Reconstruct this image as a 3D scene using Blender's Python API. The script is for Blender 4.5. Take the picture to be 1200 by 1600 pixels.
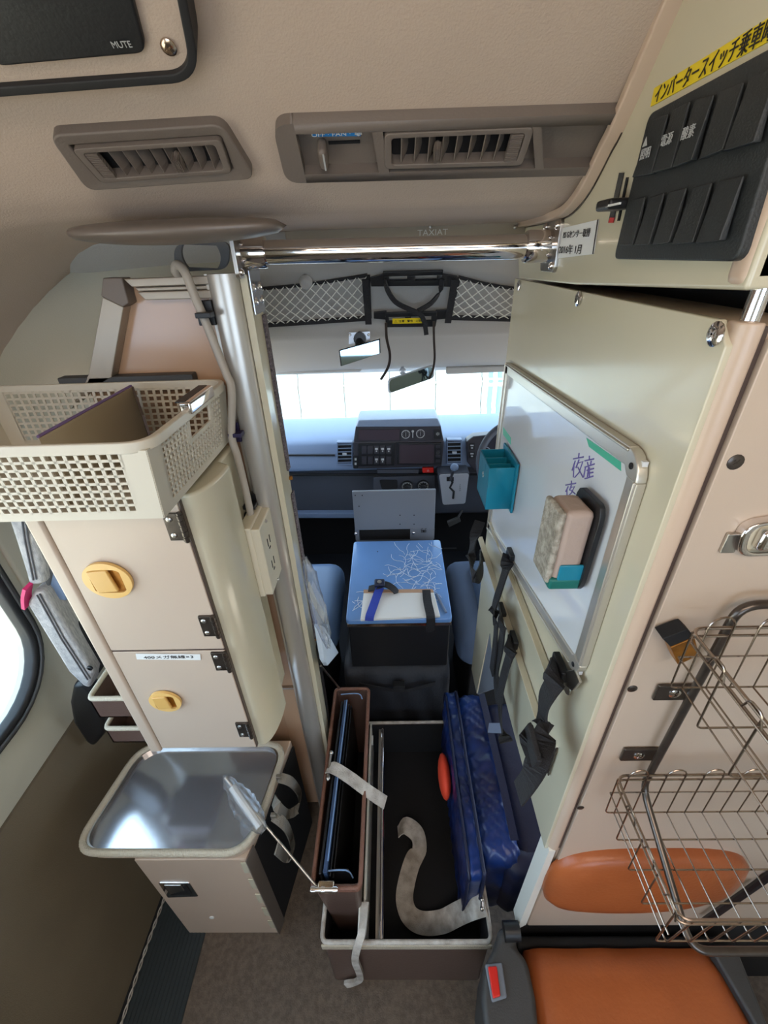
import bpy, bmesh, math, random
from mathutils import Vector as V, Matrix
random.seed(5)
S = bpy.context.scene
C = S.collection
for o in list(bpy.data.objects): bpy.data.objects.remove(o)
# ---------------------------------------------------------------- camera
EYE = V((0, 0, 1.55)); F = 670.0
def nrm(v): return V(v).normalized()
_Y = nrm((5, 405, F)); _D = nrm((40, -1110, F))
_Z = -(_D - _D.dot(_Y)*_Y).normalized()
_X = _Z.cross(_Y)
if _X.x < 0: _X = -_X
RW = Matrix((_X, _Y, _Z))                       # world = RW @ (right, up, forward)
cam = bpy.data.cameras.new('camera'); camo = bpy.data.objects.new('camera', cam); C.objects.link(camo)
cam.sensor_fit = 'VERTICAL'; cam.sensor_height = 24; cam.lens = F/1600*24; cam.clip_start = .02
m3 = Matrix((RW.col[0], RW.col[1], -RW.col[2])).transposed()
camo.matrix_world = Matrix.Translation(EYE) @ m3.to_4x4()
S.camera = camo
S.view_settings.view_transform = 'Standard'; S.view_settings.look = 'None'
S.view_settings.gamma = 1; S.view_settings.use_curve_mapping = False
S.view_settings.exposure = 0.0
# ---------------------------------------------------------------- light
w = bpy.data.worlds.new('sky'); S.world = w; w.use_nodes = True
bg = w.node_tree.nodes['Background']; bg.inputs[0].default_value = (.62, .79, 1, 1); bg.inputs[1].default_value = 5.5
sun = bpy.data.lights.new('sun', 'SUN'); sun.energy = 20; sun.angle = .02; sun.color = (1, .95, .88)
so = bpy.data.objects.new('sun', sun); C.objects.link(so); so.rotation_euler = (math.radians(-22), math.radians(14), 0)
lamp = bpy.data.lights.new('ceiling_lamp', 'AREA'); lamp.shape = 'RECTANGLE'; lamp.size = .9; lamp.size_y = .35
lamp.energy = 7; lamp.color = (1, .86, .74)  # added unseen area lamp, warm fill from behind the camera
lo = bpy.data.objects.new('ceiling_lamp', lamp); C.objects.link(lo); lo.location = (.05, -.45, 1.84); lo.rotation_euler = (math.radians(18), 0, 0)

def ray(x, y): return RW @ V((x-600, 800-y, F))
def at(x, y, ax, v):
    d = ray(x, y); return EYE + d*((v-EYE[ax])/d[ax])
def PX(x, y, v): return at(x, y, 0, v)
def PY(x, y, v): return at(x, y, 1, v)
def PZ(x, y, v): return at(x, y, 2, v)
def PP(x, y, p, n):
    d = ray(x, y); return EYE + d*((V(p)-EYE).dot(n)/d.dot(n))
# ---------------------------------------------------------------- materials
def lin(c):
    return tuple((v/255/12.92 if v/255 <= .04045 else ((v/255+.055)/1.055)**2.4) for v in c)
def mat(name, rgb, rough=.5, metal=0, bump=0, bscale=200, var=0, vscale=6, spec=.5, trans=0, alpha=1, coat=0, rgb2=None, aniso=None, emit=0):
    m = bpy.data.materials.new(name); m.use_nodes = True
    nt = m.node_tree; b = nt.nodes['Principled BSDF']
    c = lin(rgb)
    b.inputs['Base Color'].default_value = (*c, 1)
    b.inputs['Roughness'].default_value = rough; b.inputs['Metallic'].default_value = metal
    b.inputs['Specular IOR Level'].default_value = spec
    b.inputs['Transmission Weight'].default_value = trans; b.inputs['Alpha'].default_value = alpha
    b.inputs['Coat Weight'].default_value = coat
    if emit: b.inputs['Emission Color'].default_value = (*c, 1); b.inputs['Emission Strength'].default_value = emit
    tc = nt.nodes.new('ShaderNodeTexCoord')
    mp = nt.nodes.new('ShaderNodeMapping'); nt.links.new(tc.outputs['Object'], mp.inputs[0])
    if aniso: mp.inputs['Scale'].default_value = aniso
    if var or rgb2:
        n = nt.nodes.new('ShaderNodeTexNoise'); n.inputs['Scale'].default_value = vscale; n.inputs['Detail'].default_value = 6
        nt.links.new(mp.outputs[0], n.inputs['Vector'])
        r = nt.nodes.new('ShaderNodeValToRGB')
        r.color_ramp.elements[0].position = .35; r.color_ramp.elements[1].position = .65
        c2 = lin(rgb2) if rgb2 else tuple(v*(1-var) for v in c)
        r.color_ramp.elements[0].color = (*c2, 1); r.color_ramp.elements[1].color = (*c, 1)
        nt.links.new(n.outputs['Fac'], r.inputs[0]); nt.links.new(r.outputs[0], b.inputs['Base Color'])
    if bump:
        n2 = nt.nodes.new('ShaderNodeTexNoise'); n2.inputs['Scale'].default_value = bscale; n2.inputs['Detail'].default_value = 4
        nt.links.new(mp.outputs[0], n2.inputs['Vector'])
        bp = nt.nodes.new('ShaderNodeBump'); bp.inputs['Strength'].default_value = bump; bp.inputs['Distance'].default_value = .002
        nt.links.new(n2.outputs['Fac'], bp.inputs['Height']); nt.links.new(bp.outputs[0], b.inputs['Normal'])
    return m
M = dict(
 ceil=mat('ceiling_lining', (182,164,148), .55, bump=.25, bscale=500, var=.05),
 wall=mat('wall_lining', (190,186,168), .32, bump=.15, bscale=400, var=.06),
 wall_low=mat('wall_lower', (112,100,80), .6, bump=.3, bscale=500, var=.12),  # dark tone carries the shade on the lower wall panel
 cream=mat('cream_panel', (201,194,170), .18, var=.05, vscale=4, coat=.25),
 cream2=mat('cream_door', (194,176,158), .3, bump=.05, bscale=300, var=.04, vscale=3),
 beige=mat('beige_shell', (194,172,152), .3, bump=.05, var=.05, vscale=4),
 tan=mat('tan_panel', (184,150,122), .18, var=.06, vscale=3),
 post=mat('post_alu', (190,186,178), .3, metal=.55, var=.05, vscale=5),
 alu=mat('aluminium', (205,200,190), .32, metal=.75, bump=.03, aniso=(1,60,60)),
 dull=mat('dull_alu', (168,158,144), .42, metal=.35, var=.04, vscale=6), greydk=mat('dark_grey_webbing', (112,106,96), .85, bump=.7, bscale=400),
 chrome=mat('chrome', (225,220,218), .07, metal=1),
 steel=mat('steel', (190,186,180), .28, metal=1, bump=.03, bscale=300),
 stain=mat('stainless', (196,198,206), .13, metal=.82, bump=.03, bscale=30, var=.08, vscale=8),
 dsteel=mat('dark_steel', (96,88,82), .3, metal=.8, var=.2, vscale=60),
 wire=mat('wire', (165,150,138), .25, metal=1),
 greybrown=mat('taupe_plastic', (108,98,90), .5, bump=.12, bscale=400),
 dgrey=mat('dark_grey_plastic', (62,62,62), .5, bump=.15, bscale=400),
 black=mat('black_plastic', (24,25,28), .42, bump=.1, bscale=300),
 blackm=mat('black_matte', (16,17,20), .8, bump=.2, bscale=200),
 rubber=mat('rubber', (26,26,28), .6),
 panel=mat('switch_panel', (38,42,44), .5, bump=.25, bscale=600),
 floor=mat('floor_vinyl', (102,88,74), .55, bump=.4, bscale=350, rgb2=(80,69,58), vscale=90),
 strip=mat('floor_strip', (38,46,48), .7, bump=.4, bscale=200),
 cabfloor=mat('cab_floor', (30,33,40), .7, bump=.4, bscale=150),
 orange=mat('tan_leather', (172,94,50), .35, bump=.25, bscale=160, rgb2=(156,82,42), vscale=7),
 navy=mat('navy_nylon', (26,56,122), .34, bump=.35, bscale=60, rgb2=(13,27,68), vscale=9),
 navyd=mat('navy_dark', (14,24,56), .5, bump=.2, bscale=200),
 red=mat('red_plastic', (205,38,30), .35), orangered=mat('orange_red_cloth', (225,70,40), .7),
 webbing=mat('black_webbing', (26,26,30), .75, bump=.6, bscale=500),
 greyweb=mat('grey_webbing', (200,196,188), .85, bump=.7, bscale=400, rgb2=(160,152,142), vscale=40),
 blueweb=mat('blue_webbing', (40,64,170), .7, bump=.4, bscale=400),
 yellow=mat('yellow_plastic', (226,184,112), .35), yellow2=mat('yellow_pull', (214,170,98), .35),
 sticker=mat('yellow_sticker', (226,200,30), .4), paper=mat('white_paper', (222,224,222), .5),
 ink=mat('ink', (24,22,26), .6), purple=mat('marker', (96,86,150), .6), whiteink=mat('white_print', (170,172,172), .6),
 bluelab=mat('blue_label', (32,120,190), .5), green=mat('green_tape', (60,170,140), .5), redlab=mat('red_label',(200,60,60),.5),
 teal=mat('teal_plastic', (22,122,148), .35), dgreen=mat('green_plastic', (16,100,92), .4),
 board=mat('whiteboard', (212,216,220), .06, coat=.5),
 felt=mat('eraser_felt', (172,166,154), .95, bump=1, bscale=260, rgb2=(126,120,108), vscale=120),
 eraser=mat('eraser_body', (165,147,136), .8, bump=.4, bscale=100),
 basket=mat('basket_plastic', (204,198,182), .35, spec=.5),
 cable=mat('grey_cable', (168,160,148), .5), outlet=mat('outlet', (206,198,176), .35),
 brass=mat('brass', (170,112,40), .35, metal=.6, var=.4, vscale=60),
 fabric=mat('grey_fabric', (188,184,182), .9, bump=.8, bscale=300, rgb2=(152,150,150), vscale=60, aniso=(1,6,1)),
 fabricd=mat('dark_fabric', (100,100,104), .9, bump=.8, bscale=300, aniso=(1,1,12)),
 pink=mat('pink_strap', (214,40,110), .6), braid=mat('braided_trim', (188,178,158), .6, bump=1, bscale=300, aniso=(1,1,1)),
 brown=mat('brown_case', (92,72,64), .4, bump=.2, bscale=200), browntrim=mat('brown_trim', (122,84,68), .45, bump=1, bscale=300),
 dblue=mat('binder_cover', (52,72,104), .35), dbluetrim=mat('binder_trim',(120,150,190),.5),
 dash=mat('dash_blue_grey', (104,122,150), .55, bump=.15, bscale=400),
 dashl=mat('dash_top', (120,134,156), .45, bump=.15, bscale=400),
 dashd=mat('dash_lower', (62,66,76), .6, bump=.15, bscale=400),
 cluster=mat('console_face', (52,50,56), .35), screen=mat('radio_screen', (66,56,62), .18),
 silver=mat('silver_plate', (190,194,200), .35, metal=.5), glass=mat('mirror_glass', (178,204,216), .03, metal=1),
 seat=mat('seat_vinyl', (98,124,160), .4, bump=.15, bscale=200), seatd=mat('seat_mesh', (80,98,126), .7, bump=1, bscale=900),
 bluetop=mat('blue_film_top', (104,148,206), .22, var=.12, vscale=5, coat=.3), film=mat('film_marks', (206,222,238), .35),
 plate=mat('grey_plate', (112,118,128), .4, var=.04), cabceil=mat('cab_lining', (168,166,162), .8, bump=.2, bscale=300),
 net=mat('net_cord', (226,226,218), .7), velcro=mat('velcro', (66,60,64), 1, bump=1, bscale=500, rgb2=(120,110,112), vscale=300),
 clearm=mat('clear_plastic', (225,228,232), .15, trans=.85, alpha=.45, bump=.6, bscale=40, spec=.6),
 winglass=mat('window_glass', (235,245,245), .0, trans=1, spec=.4),
 outw=mat('outside_wall', (236,234,226), .8, var=.05, vscale=1), ground=mat('outside_ground', (196,184,164), .9, var=.15, vscale=2),
 bluepole=mat('blue_pole', (120,170,205), .5), gold=mat('clasp', (190,170,150), .2, metal=1),
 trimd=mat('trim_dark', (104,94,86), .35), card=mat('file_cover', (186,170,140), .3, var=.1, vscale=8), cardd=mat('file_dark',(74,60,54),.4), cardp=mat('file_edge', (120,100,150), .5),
 purpleplug=mat('navy_clip', (36,28,66), .4), mesh=mat('pocket_mesh', (44,46,52), .8), lightwhite=mat('white_trim', (226,226,216), .35),
)
wg = M['winglass'].node_tree.nodes['Principled BSDF']; wg.inputs['IOR'].default_value = 1.02
# ---------------------------------------------------------------- mesh builder
class MB:
    def __init__(s): s.v = []; s.f = []
    def add(s, vs, fs):
        n = len(s.v); s.v += [V(p) for p in vs]; s.f += [tuple(i+n for i in f) for f in fs]; return s
    def hexa(s, p):   # 8 pts: bottom 4, top 4
        return s.add(p, [(3,2,1,0),(4,5,6,7),(0,1,5,4),(1,2,6,5),(2,3,7,6),(3,0,4,7)])
    def box(s, a, b):
        x0,y0,z0 = a; x1,y1,z1 = b
        return s.hexa([(x0,y0,z0),(x1,y0,z0),(x1,y1,z0),(x0,y1,z0),(x0,y0,z1),(x1,y0,z1),(x1,y1,z1),(x0,y1,z1)])
    def obox(s, c, u, v, w):
        c=V(c);u=V(u);v=V(v);w=V(w)
        return s.hexa([c-u-v-w,c+u-v-w,c+u+v-w,c-u+v-w,c-u-v+w,c+u-v+w,c+u+v+w,c-u+v+w])
    def slab(s, q, d):  # quad extruded by vector d
        d=V(d); q=[V(p) for p in q]; return s.prism(q, d)
    def prism(s, pts, d):
        d=V(d); n=len(pts); pts=[V(p) for p in pts]
        return s.add(pts+[p+d for p in pts], [tuple(range(n))[::-1], tuple(range(n,2*n))]+[(i,(i+1)%n,n+(i+1)%n,n+i) for i in range(n)])
    def ring(s, o, i_, d):
        d=V(d); n=len(o); o=[V(p) for p in o]; i_=[V(p) for p in i_]
        fs=[]
        for k in range(n):
            j=(k+1)%n
            fs+=[(k,j,n+j,n+k),(2*n+j,2*n+k,3*n+k,3*n+j),(j,k,2*n+k,2*n+j),(n+k,n+j,3*n+j,3*n+k)]
        return s.add(o+i_+[p+d for p in o]+[p+d for p in i_], fs)
    def tube(s, pts, r, seg=8, closed=False, cap=True):
        pts=[V(p) for p in pts]; n=len(pts); rs=r if isinstance(r,(list,tuple)) else [r]*n
        up=None; vs=[]
        for k in range(n):
            a=pts[(k-1)%n] if (closed or k) else pts[k]; b=pts[(k+1)%n] if (closed or k<n-1) else pts[k]
            t=(b-a)
            if t.length<1e-9: t=V((0,0,1))
            t.normalize()
            if up is None:
                up=V((0,0,1)) if abs(t.z)<.9 else V((0,1,0))
            side=t.cross(up)
            if side.length<1e-6: side=t.cross(V((1,0,0)))
            side.normalize(); up=side.cross(t).normalized()
            for j in range(seg):
                an=2*math.pi*j/seg; vs.append(pts[k]+(side*math.cos(an)+up*math.sin(an))*rs[k])
        fs=[]
        for k in range(n if closed else n-1):
            for j in range(seg):
                a=k*seg+j; b=k*seg+(j+1)%seg; c=((k+1)%n)*seg+(j+1)%seg; d=((k+1)%n)*seg+j
                fs.append((a,b,c,d))
        if not closed and cap: fs+= [tuple(range(seg))[::-1], tuple((n-1)*seg+j for j in range(seg))]
        return s.add(vs, fs)
    def cyl(s, a, b, r, seg=16): return s.tube([a,b], r, seg)
    def lathe(s, c, axis, prof, seg=24, sx=1):
        # prof: list (radius, height) along axis
        axis=nrm(axis); u=axis.orthogonal().normalized(); v=axis.cross(u); vs=[]; c=V(c)
        for r,h in prof:
            for j in range(seg):
                a=2*math.pi*j/seg; vs.append(c+axis*h+(u*math.cos(a)+v*math.sin(a))*r)
        n=len(prof); fs=[(k*seg+j,k*seg+(j+1)%seg,(k+1)*seg+(j+1)%seg,(k+1)*seg+j) for k in range(n-1) for j in range(seg)]
        fs+=[tuple(range(seg))[::-1], tuple((n-1)*seg+j for j in range(seg))]
        return s.add(vs, fs)
    def ribbon(s, pts, sides, w, th=.0012):
        pts=[V(p) for p in pts]; n=len(pts)
        if not isinstance(sides[0],(list,tuple,V)): sides=[sides]*n
        vs=[]
        for k in range(n):
            t=(pts[min(k+1,n-1)]-pts[max(k-1,0)]).normalized(); sd=V(sides[k]); sd=(sd-sd.dot(t)*t).normalized(); nn=t.cross(sd)
            vs+=[pts[k]-sd*w/2-nn*th/2,pts[k]+sd*w/2-nn*th/2,pts[k]+sd*w/2+nn*th/2,pts[k]-sd*w/2+nn*th/2]
        fs=[(3,2,1,0),tuple(4*(n-1)+j for j in range(4))]
        for k in range(n-1):
            for j in range(4): fs.append((4*k+j,4*k+(j+1)%4,4*k+4+(j+1)%4,4*k+4+j))
        return s.add(vs, fs)
    def grid(s, rows):
        n=len(rows); m=len(rows[0]); vs=[p for r in rows for p in r]
        return s.add(vs, [(i*m+j,i*m+j+1,(i+1)*m+j+1,(i+1)*m+j) for i in range(n-1) for j in range(m-1)])
    def ball(s, c, r, seg=12, rings=8, sc=(1,1,1)):
        c=V(c); vs=[]
        for i in range(rings+1):
            th=math.pi*i/rings
            for j in range(seg):
                a=2*math.pi*j/seg; vs.append(c+V((r*sc[0]*math.sin(th)*math.cos(a), r*sc[1]*math.sin(th)*math.sin(a), r*sc[2]*math.cos(th))))
        return s.add(vs, [(i*seg+j,i*seg+(j+1)%seg,(i+1)*seg+(j+1)%seg,(i+1)*seg+j) for i in range(rings) for j in range(seg)])
ORG = {}
def link(name, mb, m, parent=None, bevel=0, smooth=None, kind=None, label=None, solid=0, seg=2, base=False, sub=0):
    vs = mb.v
    lo_ = V([min(v[i] for v in vs) for i in range(3)]); hi = V([max(v[i] for v in vs) for i in range(3)])
    org = (lo_+hi)/2
    if parent is None: org.z = lo_.z
    me = bpy.data.meshes.new(name); me.from_pydata([v-org for v in vs], [], mb.f)
    bm = bmesh.new(); bm.from_mesh(me); bmesh.ops.remove_doubles(bm, verts=bm.verts, dist=1e-6)
    bmesh.ops.recalc_face_normals(bm, faces=bm.faces); bm.to_mesh(me); bm.free()
    if isinstance(m, str): m = M[m]
    me.materials.append(m)
    if smooth is None: smooth = False
    if smooth or bevel or sub:
        me.polygons.foreach_set('use_smooth', [True]*len(me.polygons))
    o = bpy.data.objects.new(name, me); C.objects.link(o)
    if solid:
        q = o.modifiers.new('solid', 'SOLIDIFY'); q.thickness = solid; q.offset = 0
    if bevel:
        q = o.modifiers.new('bevel', 'BEVEL'); q.width = bevel; q.segments = seg; q.limit_method = 'ANGLE'; q.angle_limit = math.radians(35)
        q = o.modifiers.new('wn', 'WEIGHTED_NORMAL') 
    elif smooth and smooth != 'full':
        try: me.set_sharp_from_angle(angle=math.radians(40))
        except Exception: pass
    if sub: q = o.modifiers.new('sub', 'SUBSURF'); q.levels = q.render_levels = sub
    ORG[o.name] = org
    o.location = org
    if parent is not None:
        o.parent = parent; o.location = org - ORG[parent.name]
    if kind: o['kind'] = kind
    if label: o['label'] = label
    return o
def thing(name, label, cat, loc, group=None):
    o = bpy.data.objects.new(name, None); C.objects.link(o); o.location = loc; o.empty_display_size = .05
    ORG[o.name] = V(loc); o['label'] = label; o['category'] = cat
    if group: o['group'] = group
    return o
def tag(o, label, cat, group=None):
    o['label'] = label; o['category'] = cat
    if group: o['group'] = group
    return o
def copy_tree(o, parent=None, off=(0,0,0)):
    c = o.copy(); C.objects.link(c)
    ORG[c.name] = ORG[o.name] + V(off)
    if parent is not None: c.parent = parent
    else: c.location = o.location + V(off)
    for ch in list(o.children): copy_tree(ch, c, off)
    return c
def cm(pts, n=6, closed=False):
    pts=[V(p) for p in pts]; out=[]; L=len(pts)
    for i in range(L if closed else L-1):
        p0=pts[(i-1)%L] if (closed or i>0) else pts[i]; p1=pts[i]; p2=pts[(i+1)%L]; p3=pts[(i+2)%L] if (closed or i+2<L) else p2
        for k in range(n):
            t=k/n; out.append(.5*((2*p1)+(-p0+p2)*t+(2*p0-5*p1+4*p2-p3)*t*t+(-p0+3*p1-3*p2+p3)*t**3))
    if not closed: out.append(pts[-1])
    return out
def rr(w, h, r, n=6):
    out=[]
    for cx,cy,a0 in ((w/2-r,h/2-r,0),(-w/2+r,h/2-r,90),(-w/2+r,-h/2+r,180),(w/2-r,-h/2+r,270)):
        for k in range(n+1):
            a=math.radians(a0+90*k/n); out.append((cx+r*math.cos(a), cy+r*math.sin(a)))
    return out
def mp(pts, c, u, v): c=V(c);u=V(u);v=V(v); return [c+u*a+v*b for a,b in pts]
def quadmap(q, a, b):  # bilinear inside quad tl,tr,br,bl
    tl,tr,br,bl=[V(p) for p in q]; return (tl*(1-a)+tr*a)*(1-b)+(bl*(1-a)+br*a)*b
def rquad(q, r, n=5):   # quad with rounded corners (r = fraction-free distance)
    q=[V(p) for p in q]; out=[]
    for i in range(4):
        p=q[i]; a=q[i-1]; b=q[(i+1)%4]
        pa=p+(a-p).normalized()*r; pb=p+(b-p).normalized()*r
        for k in range(n+1):
            t=k/n; out.append(pa*(1-t)**2+p*2*t*(1-t)+pb*t*t)
    return out
def text(s, c, u, v, size, m, parent, name='lettering', depth=.0004, align='CENTER', width=None):
    """text centred on c, reading along u, up along v; width stretches it"""
    cu = bpy.data.curves.new(name, 'FONT'); cu.body = s; cu.size = size; cu.extrude = depth/2
    cu.align_x = 'LEFT'; cu.align_y = 'BOTTOM'; cu.resolution_u = 3
    to = bpy.data.objects.new(name+'_tmp', cu); C.objects.link(to)
    dg = bpy.context.evaluated_depsgraph_get(); me = bpy.data.meshes.new_from_object(to.evaluated_get(dg))
    bpy.data.objects.remove(to); bpy.data.curves.remove(cu)
    if not me.vertices: return None
    u=nrm(u); v=nrm(v); n=u.cross(v)
    xs=[p.co.x for p in me.vertices]; ys=[p.co.y for p in me.vertices]
    cx=(min(xs)+max(xs))/2; cy=(min(ys)+max(ys))/2
    kx = width/(max(xs)-min(xs)) if width else 1
    for p in me.vertices: p.co = u*((p.co.x-cx)*kx)+v*(p.co.y-cy)+n*p.co.z
    me.materials.clear(); me.materials.append(M[m] if isinstance(m,str) else m)
    o = bpy.data.objects.new(name, me); C.objects.link(o); ORG[o.name]=V(c)
    o.parent=parent; o.location=V(c)-ORG[parent.name]
    return o
def screw(c, n, r, parent, m='steel', name='screw', h=.003):
    mb=MB(); c=V(c); n=nrm(n)
    mb.lathe(c, n, [(r,0),(r,h*.35),(r*.75,h*.8),(r*.4,h)], 14)
    u=n.orthogonal().normalized(); v=n.cross(u)
    mb.obox(c+n*h, u*r*.45, v*r*.09, n*h*.12); mb.obox(c+n*h, v*r*.45, u*r*.09, n*h*.12)
    return link(name, mb, m, parent, smooth=True)
Xv=V((1,0,0)); Yv=V((0,1,0)); Zv=V((0,0,1))

# ================================================================ SETTING
XL, XR = -.80, .95
mb=MB(); mb.box((XL-.02,-1.6,-.04),(XR,.88,0)); link('floor', mb, 'floor', kind='structure')
mb=MB()
for k in range(14):
    x=-.675+k*.0105; mb.box((x,-1.2,0),(x+.007,.95,.004))
mb.box((-.678,-1.2,0),(-.53,.95,.002)); link('trim_1', mb, 'strip', kind='structure')
mb=MB(); mb.box((XL-.02,.88,-.04),(XR,2.1,0)); link('cab_floor', mb, 'cabfloor', kind='structure')
# ceiling / bulkhead profile (Y,z)
PROF=[(-1.6,1.97),(-.9,1.97),(-.3,1.95),(.1,1.92),(.3,1.86),(.40,1.79),(.46,1.738),(.5126,1.6916),(.5716,1.6451),(.612,1.615),(.645,1.600),(.68,1.594),(.72,1.590),(.80,1.589),(.86,1.589)]
def zc(y):
    for (a,b),(c,d) in zip(PROF,PROF[1:]):
        if y<=c: return b+(d-b)*(y-a)/(c-a)
    return PROF[-1][1]
def ceil_cross(y):
    z=zc(y); r=.38; rh=min(.45, z-1.22); out=[]
    for k in range(15):
        a=math.pi/2*k/14
        out.append(V((XL+r-r*math.cos(a), y, (z-rh)+rh*math.sin(a))))
    for x in (-.35,-.2,0,.2,.45,.8,XR): out.append(V((x,y,z)))
    return out
prof_s=cm([(0,a,b) for a,b in PROF],3)
mb=MB(); mb.grid([ceil_cross(p.y) for p in prof_s])
mb.grid([[p+V((0,y-.86,0)) for p in ceil_cross(.86)[:15]] for y in (.86,.91,.97)])
link('ceiling', mb, 'ceil', kind='structure', smooth='full', solid=.006)
# left wall with window opening, upper lining
WY0,WY1,WZ0,WZ1=-.40,.655,.745,1.22
mb=MB()
wo=mp(rr(WY1-WY0,WZ1-WZ0,.14,6),(XL,(WY0+WY1)/2,(WZ0+WZ1)/2),Yv,Zv)
wallz=.59
outer=[]
for p in wo:   # project outward to rectangle
    c=V((XL,(WY0+WY1)/2,(WZ0+WZ1)/2)); d=p-c; kx=.9/abs(d.y) if abs(d.y)>1e-6 else 99; kz=((1.26-c.z) if d.z>0 else (c.z-wallz))/abs(d.z) if abs(d.z)>1e-6 else 99
    kk=min(kx,kz); outer.append(c+d*kk)
mb.ring(outer, wo, (-.03,0,0))
mb.box((XL-.03,.9,wallz),(XL,1.0,1.6)); mb.box((XL-.03,-1.6,wallz),(XL,-.7,1.6))
link('wall_left', mb, 'wall', kind='structure', smooth=True)
mb=MB(); mb.slab([(XL+.004,-1.6,wallz-.004),(XL+.004,1.0,wallz-.004),(-.685,1.0,0),(-.685,-1.6,0)],(-.05,0,0))
link('wall_left_lower', mb, 'wall_low', kind='structure')
win=thing('window_1','rounded side window with black rubber frame','window',(XL,.1,WZ0)); del win['label'], win['category']; win['kind']='structure'
mb=MB(); mb.ring(mp(rr(WY1-WY0+.05,WZ1-WZ0+.05,.165,8),(XL+.012,(WY0+WY1)/2,(WZ0+WZ1)/2),Yv,Zv), mp(rr(WY1-WY0-.01,WZ1-WZ0-.01,.135,8),(XL+.012,(WY0+WY1)/2,(WZ0+WZ1)/2),Yv,Zv),(-.03,0,0))
link('window_seal', mb, 'rubber', win, bevel=.008, seg=3)
mb=MB(); mb.tube(mp(rr(WY1-WY0+.02,WZ1-WZ0+.02,.15,8),(XL+.014,(WY0+WY1)/2,(WZ0+WZ1)/2),Yv,Zv),.004,8,closed=True)
link('seal_bead', mb, 'dgrey', win, smooth=True)
mb=MB(); mb.prism(mp(rr(WY1-WY0+.01,WZ1-WZ0+.01,.14,6),(XL-.006,(WY0+WY1)/2,(WZ0+WZ1)/2),Yv,Zv),(-.004,0,0)); link('pane', mb, 'winglass', win)
# right & rear walls (mostly unseen), rear one added with a small opening to cut sky light
mb=MB(); mb.box((XR,-1.6,0),(XR+.03,.31,1.97)); link('wall_right', mb, 'wall', kind='structure')
mb=MB(); mb.box((.252,.312,.372),(XR,.335,.80)); link('wall_front', mb, 'cream2', kind='structure', bevel=.004)
mb=MB(); mb.box((.245,.318,0),(XR,.34,.371)); link('wall_front_lower', mb, 'blackm', kind='structure')  # added black panel, stops sun leaking in and darkens the gap
mb=MB(); mb.prism([PY(858,1330,.306),PY(868,1330,.306),PY(822,1445,.306),PY(808,1452,.306)],(0,.03,0)); link('trim_2', mb, 'lightwhite', kind='structure')
mb=MB(); o_=[V((XL,-1.6,0)),V((XR,-1.6,0)),V((XR,-1.6,1.98)),V((XL,-1.6,1.98))]; i_=[V((XL+.25,-1.6,.85)),V((XR-.25,-1.6,.85)),V((XR-.25,-1.6,1.6)),V((XL+.25,-1.6,1.6))]
mb.ring(o_,i_,(0,-.03,0)); link('wall_back', mb, 'wall', kind='structure')
mb=MB(); r=.24; yb_=.95; rows=[]
xs=[(XL,.70)]+[(XL+r-r*math.cos(a),yb_-r+r*math.sin(a)) for a in [math.pi/2*k/12 for k in range(13)]]+[(-.45,yb_),(-.262,yb_)]
mb.grid([[V((x,y,z)) for x,y in xs] for z in (0,.4,.8,1.2,1.62)]); link('wall_left_end', mb, 'wall', kind='structure', smooth='full', solid=.01)
mb=MB(); mb.box((XL,2.09,-.04),(XR,2.24,.79)); link('wall_cab_front', mb, 'blackm', kind='structure')
mb=MB(); mb.box((XL,.0,.0),(-.679,.95,.003)); mb.box((XL,-1.2,0),(-.679,0,.003)); link('trim_6', mb, 'blackm', kind='structure')
# cab shell
cp=[(.86,1.592),(.90,1.570),(.96,1.545),(1.0,1.52),(1.04,1.46),(1.075,1.395),(1.16,1.365),(1.3,1.315),(1.6,1.215),(1.86,1.135)]
cps=cm([(0,a,b) for a,b in cp],3)
mb=MB()
rows=[]
for p in cps:
    rows.append([V((x,p.y,p.z-.05*max(0,abs(x-.1)-.45))) for x in (XL,-.6,-.4,-.2,0,.2,.4,.6,.8,XR)])
mb.grid(rows); link('ceiling_cab', mb, 'cabceil', kind='structure', smooth='full', solid=.01)
mb=MB(); mb.slab([(XL,1.84,1.15),(XR,1.84,1.15),(XR,1.88,1.125),(XL,1.88,1.125)],(0,0,-.012)); link('trim_3', mb, 'lightwhite', kind='structure', bevel=.004)
win=thing('window_2','windshield','window',(.1,2.0,.85)); del win['label'], win['category']; win['kind']='structure'
mb=MB(); mb.grid([[V((x,1.88+.34*t-.06*abs(x-.1)**2,1.125-.33*t)) for x in [XL+.167*k for k in range(11)]] for t in (0,.25,.5,.75,1)])
link('pane', mb, 'winglass', win, smooth='full', solid=.003)
mb=MB(); mb.box((XL,2.19,.783),(XR,2.24,.80)); link('window_frame', mb, 'rubber', win)
for sx,nm in ((XL,'left'),(XR,'right')):
    mb=MB(); mb.box((sx-.02,1.0 if sx<0 else .9,0),(sx+.02,2.3,.80)); link('wall_cab_'+nm, mb, 'dash', kind='structure')
    mb=MB(); mb.slab([(sx-.02,1.0,.8),(sx-.02,1.06,.8),(sx-.02,1.06,1.5),(sx-.02,1.0,1.5)],(.04,0,0)); mb.slab([(sx-.02,1.82,1.13),(sx-.02,1.90,1.13),(sx-.02,2.22,.8),(sx-.02,2.12,.8)],(.04,0,0)); link('trim_%d'%(4 if sx<0 else 5), mb, 'cabceil', kind='structure')
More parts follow.
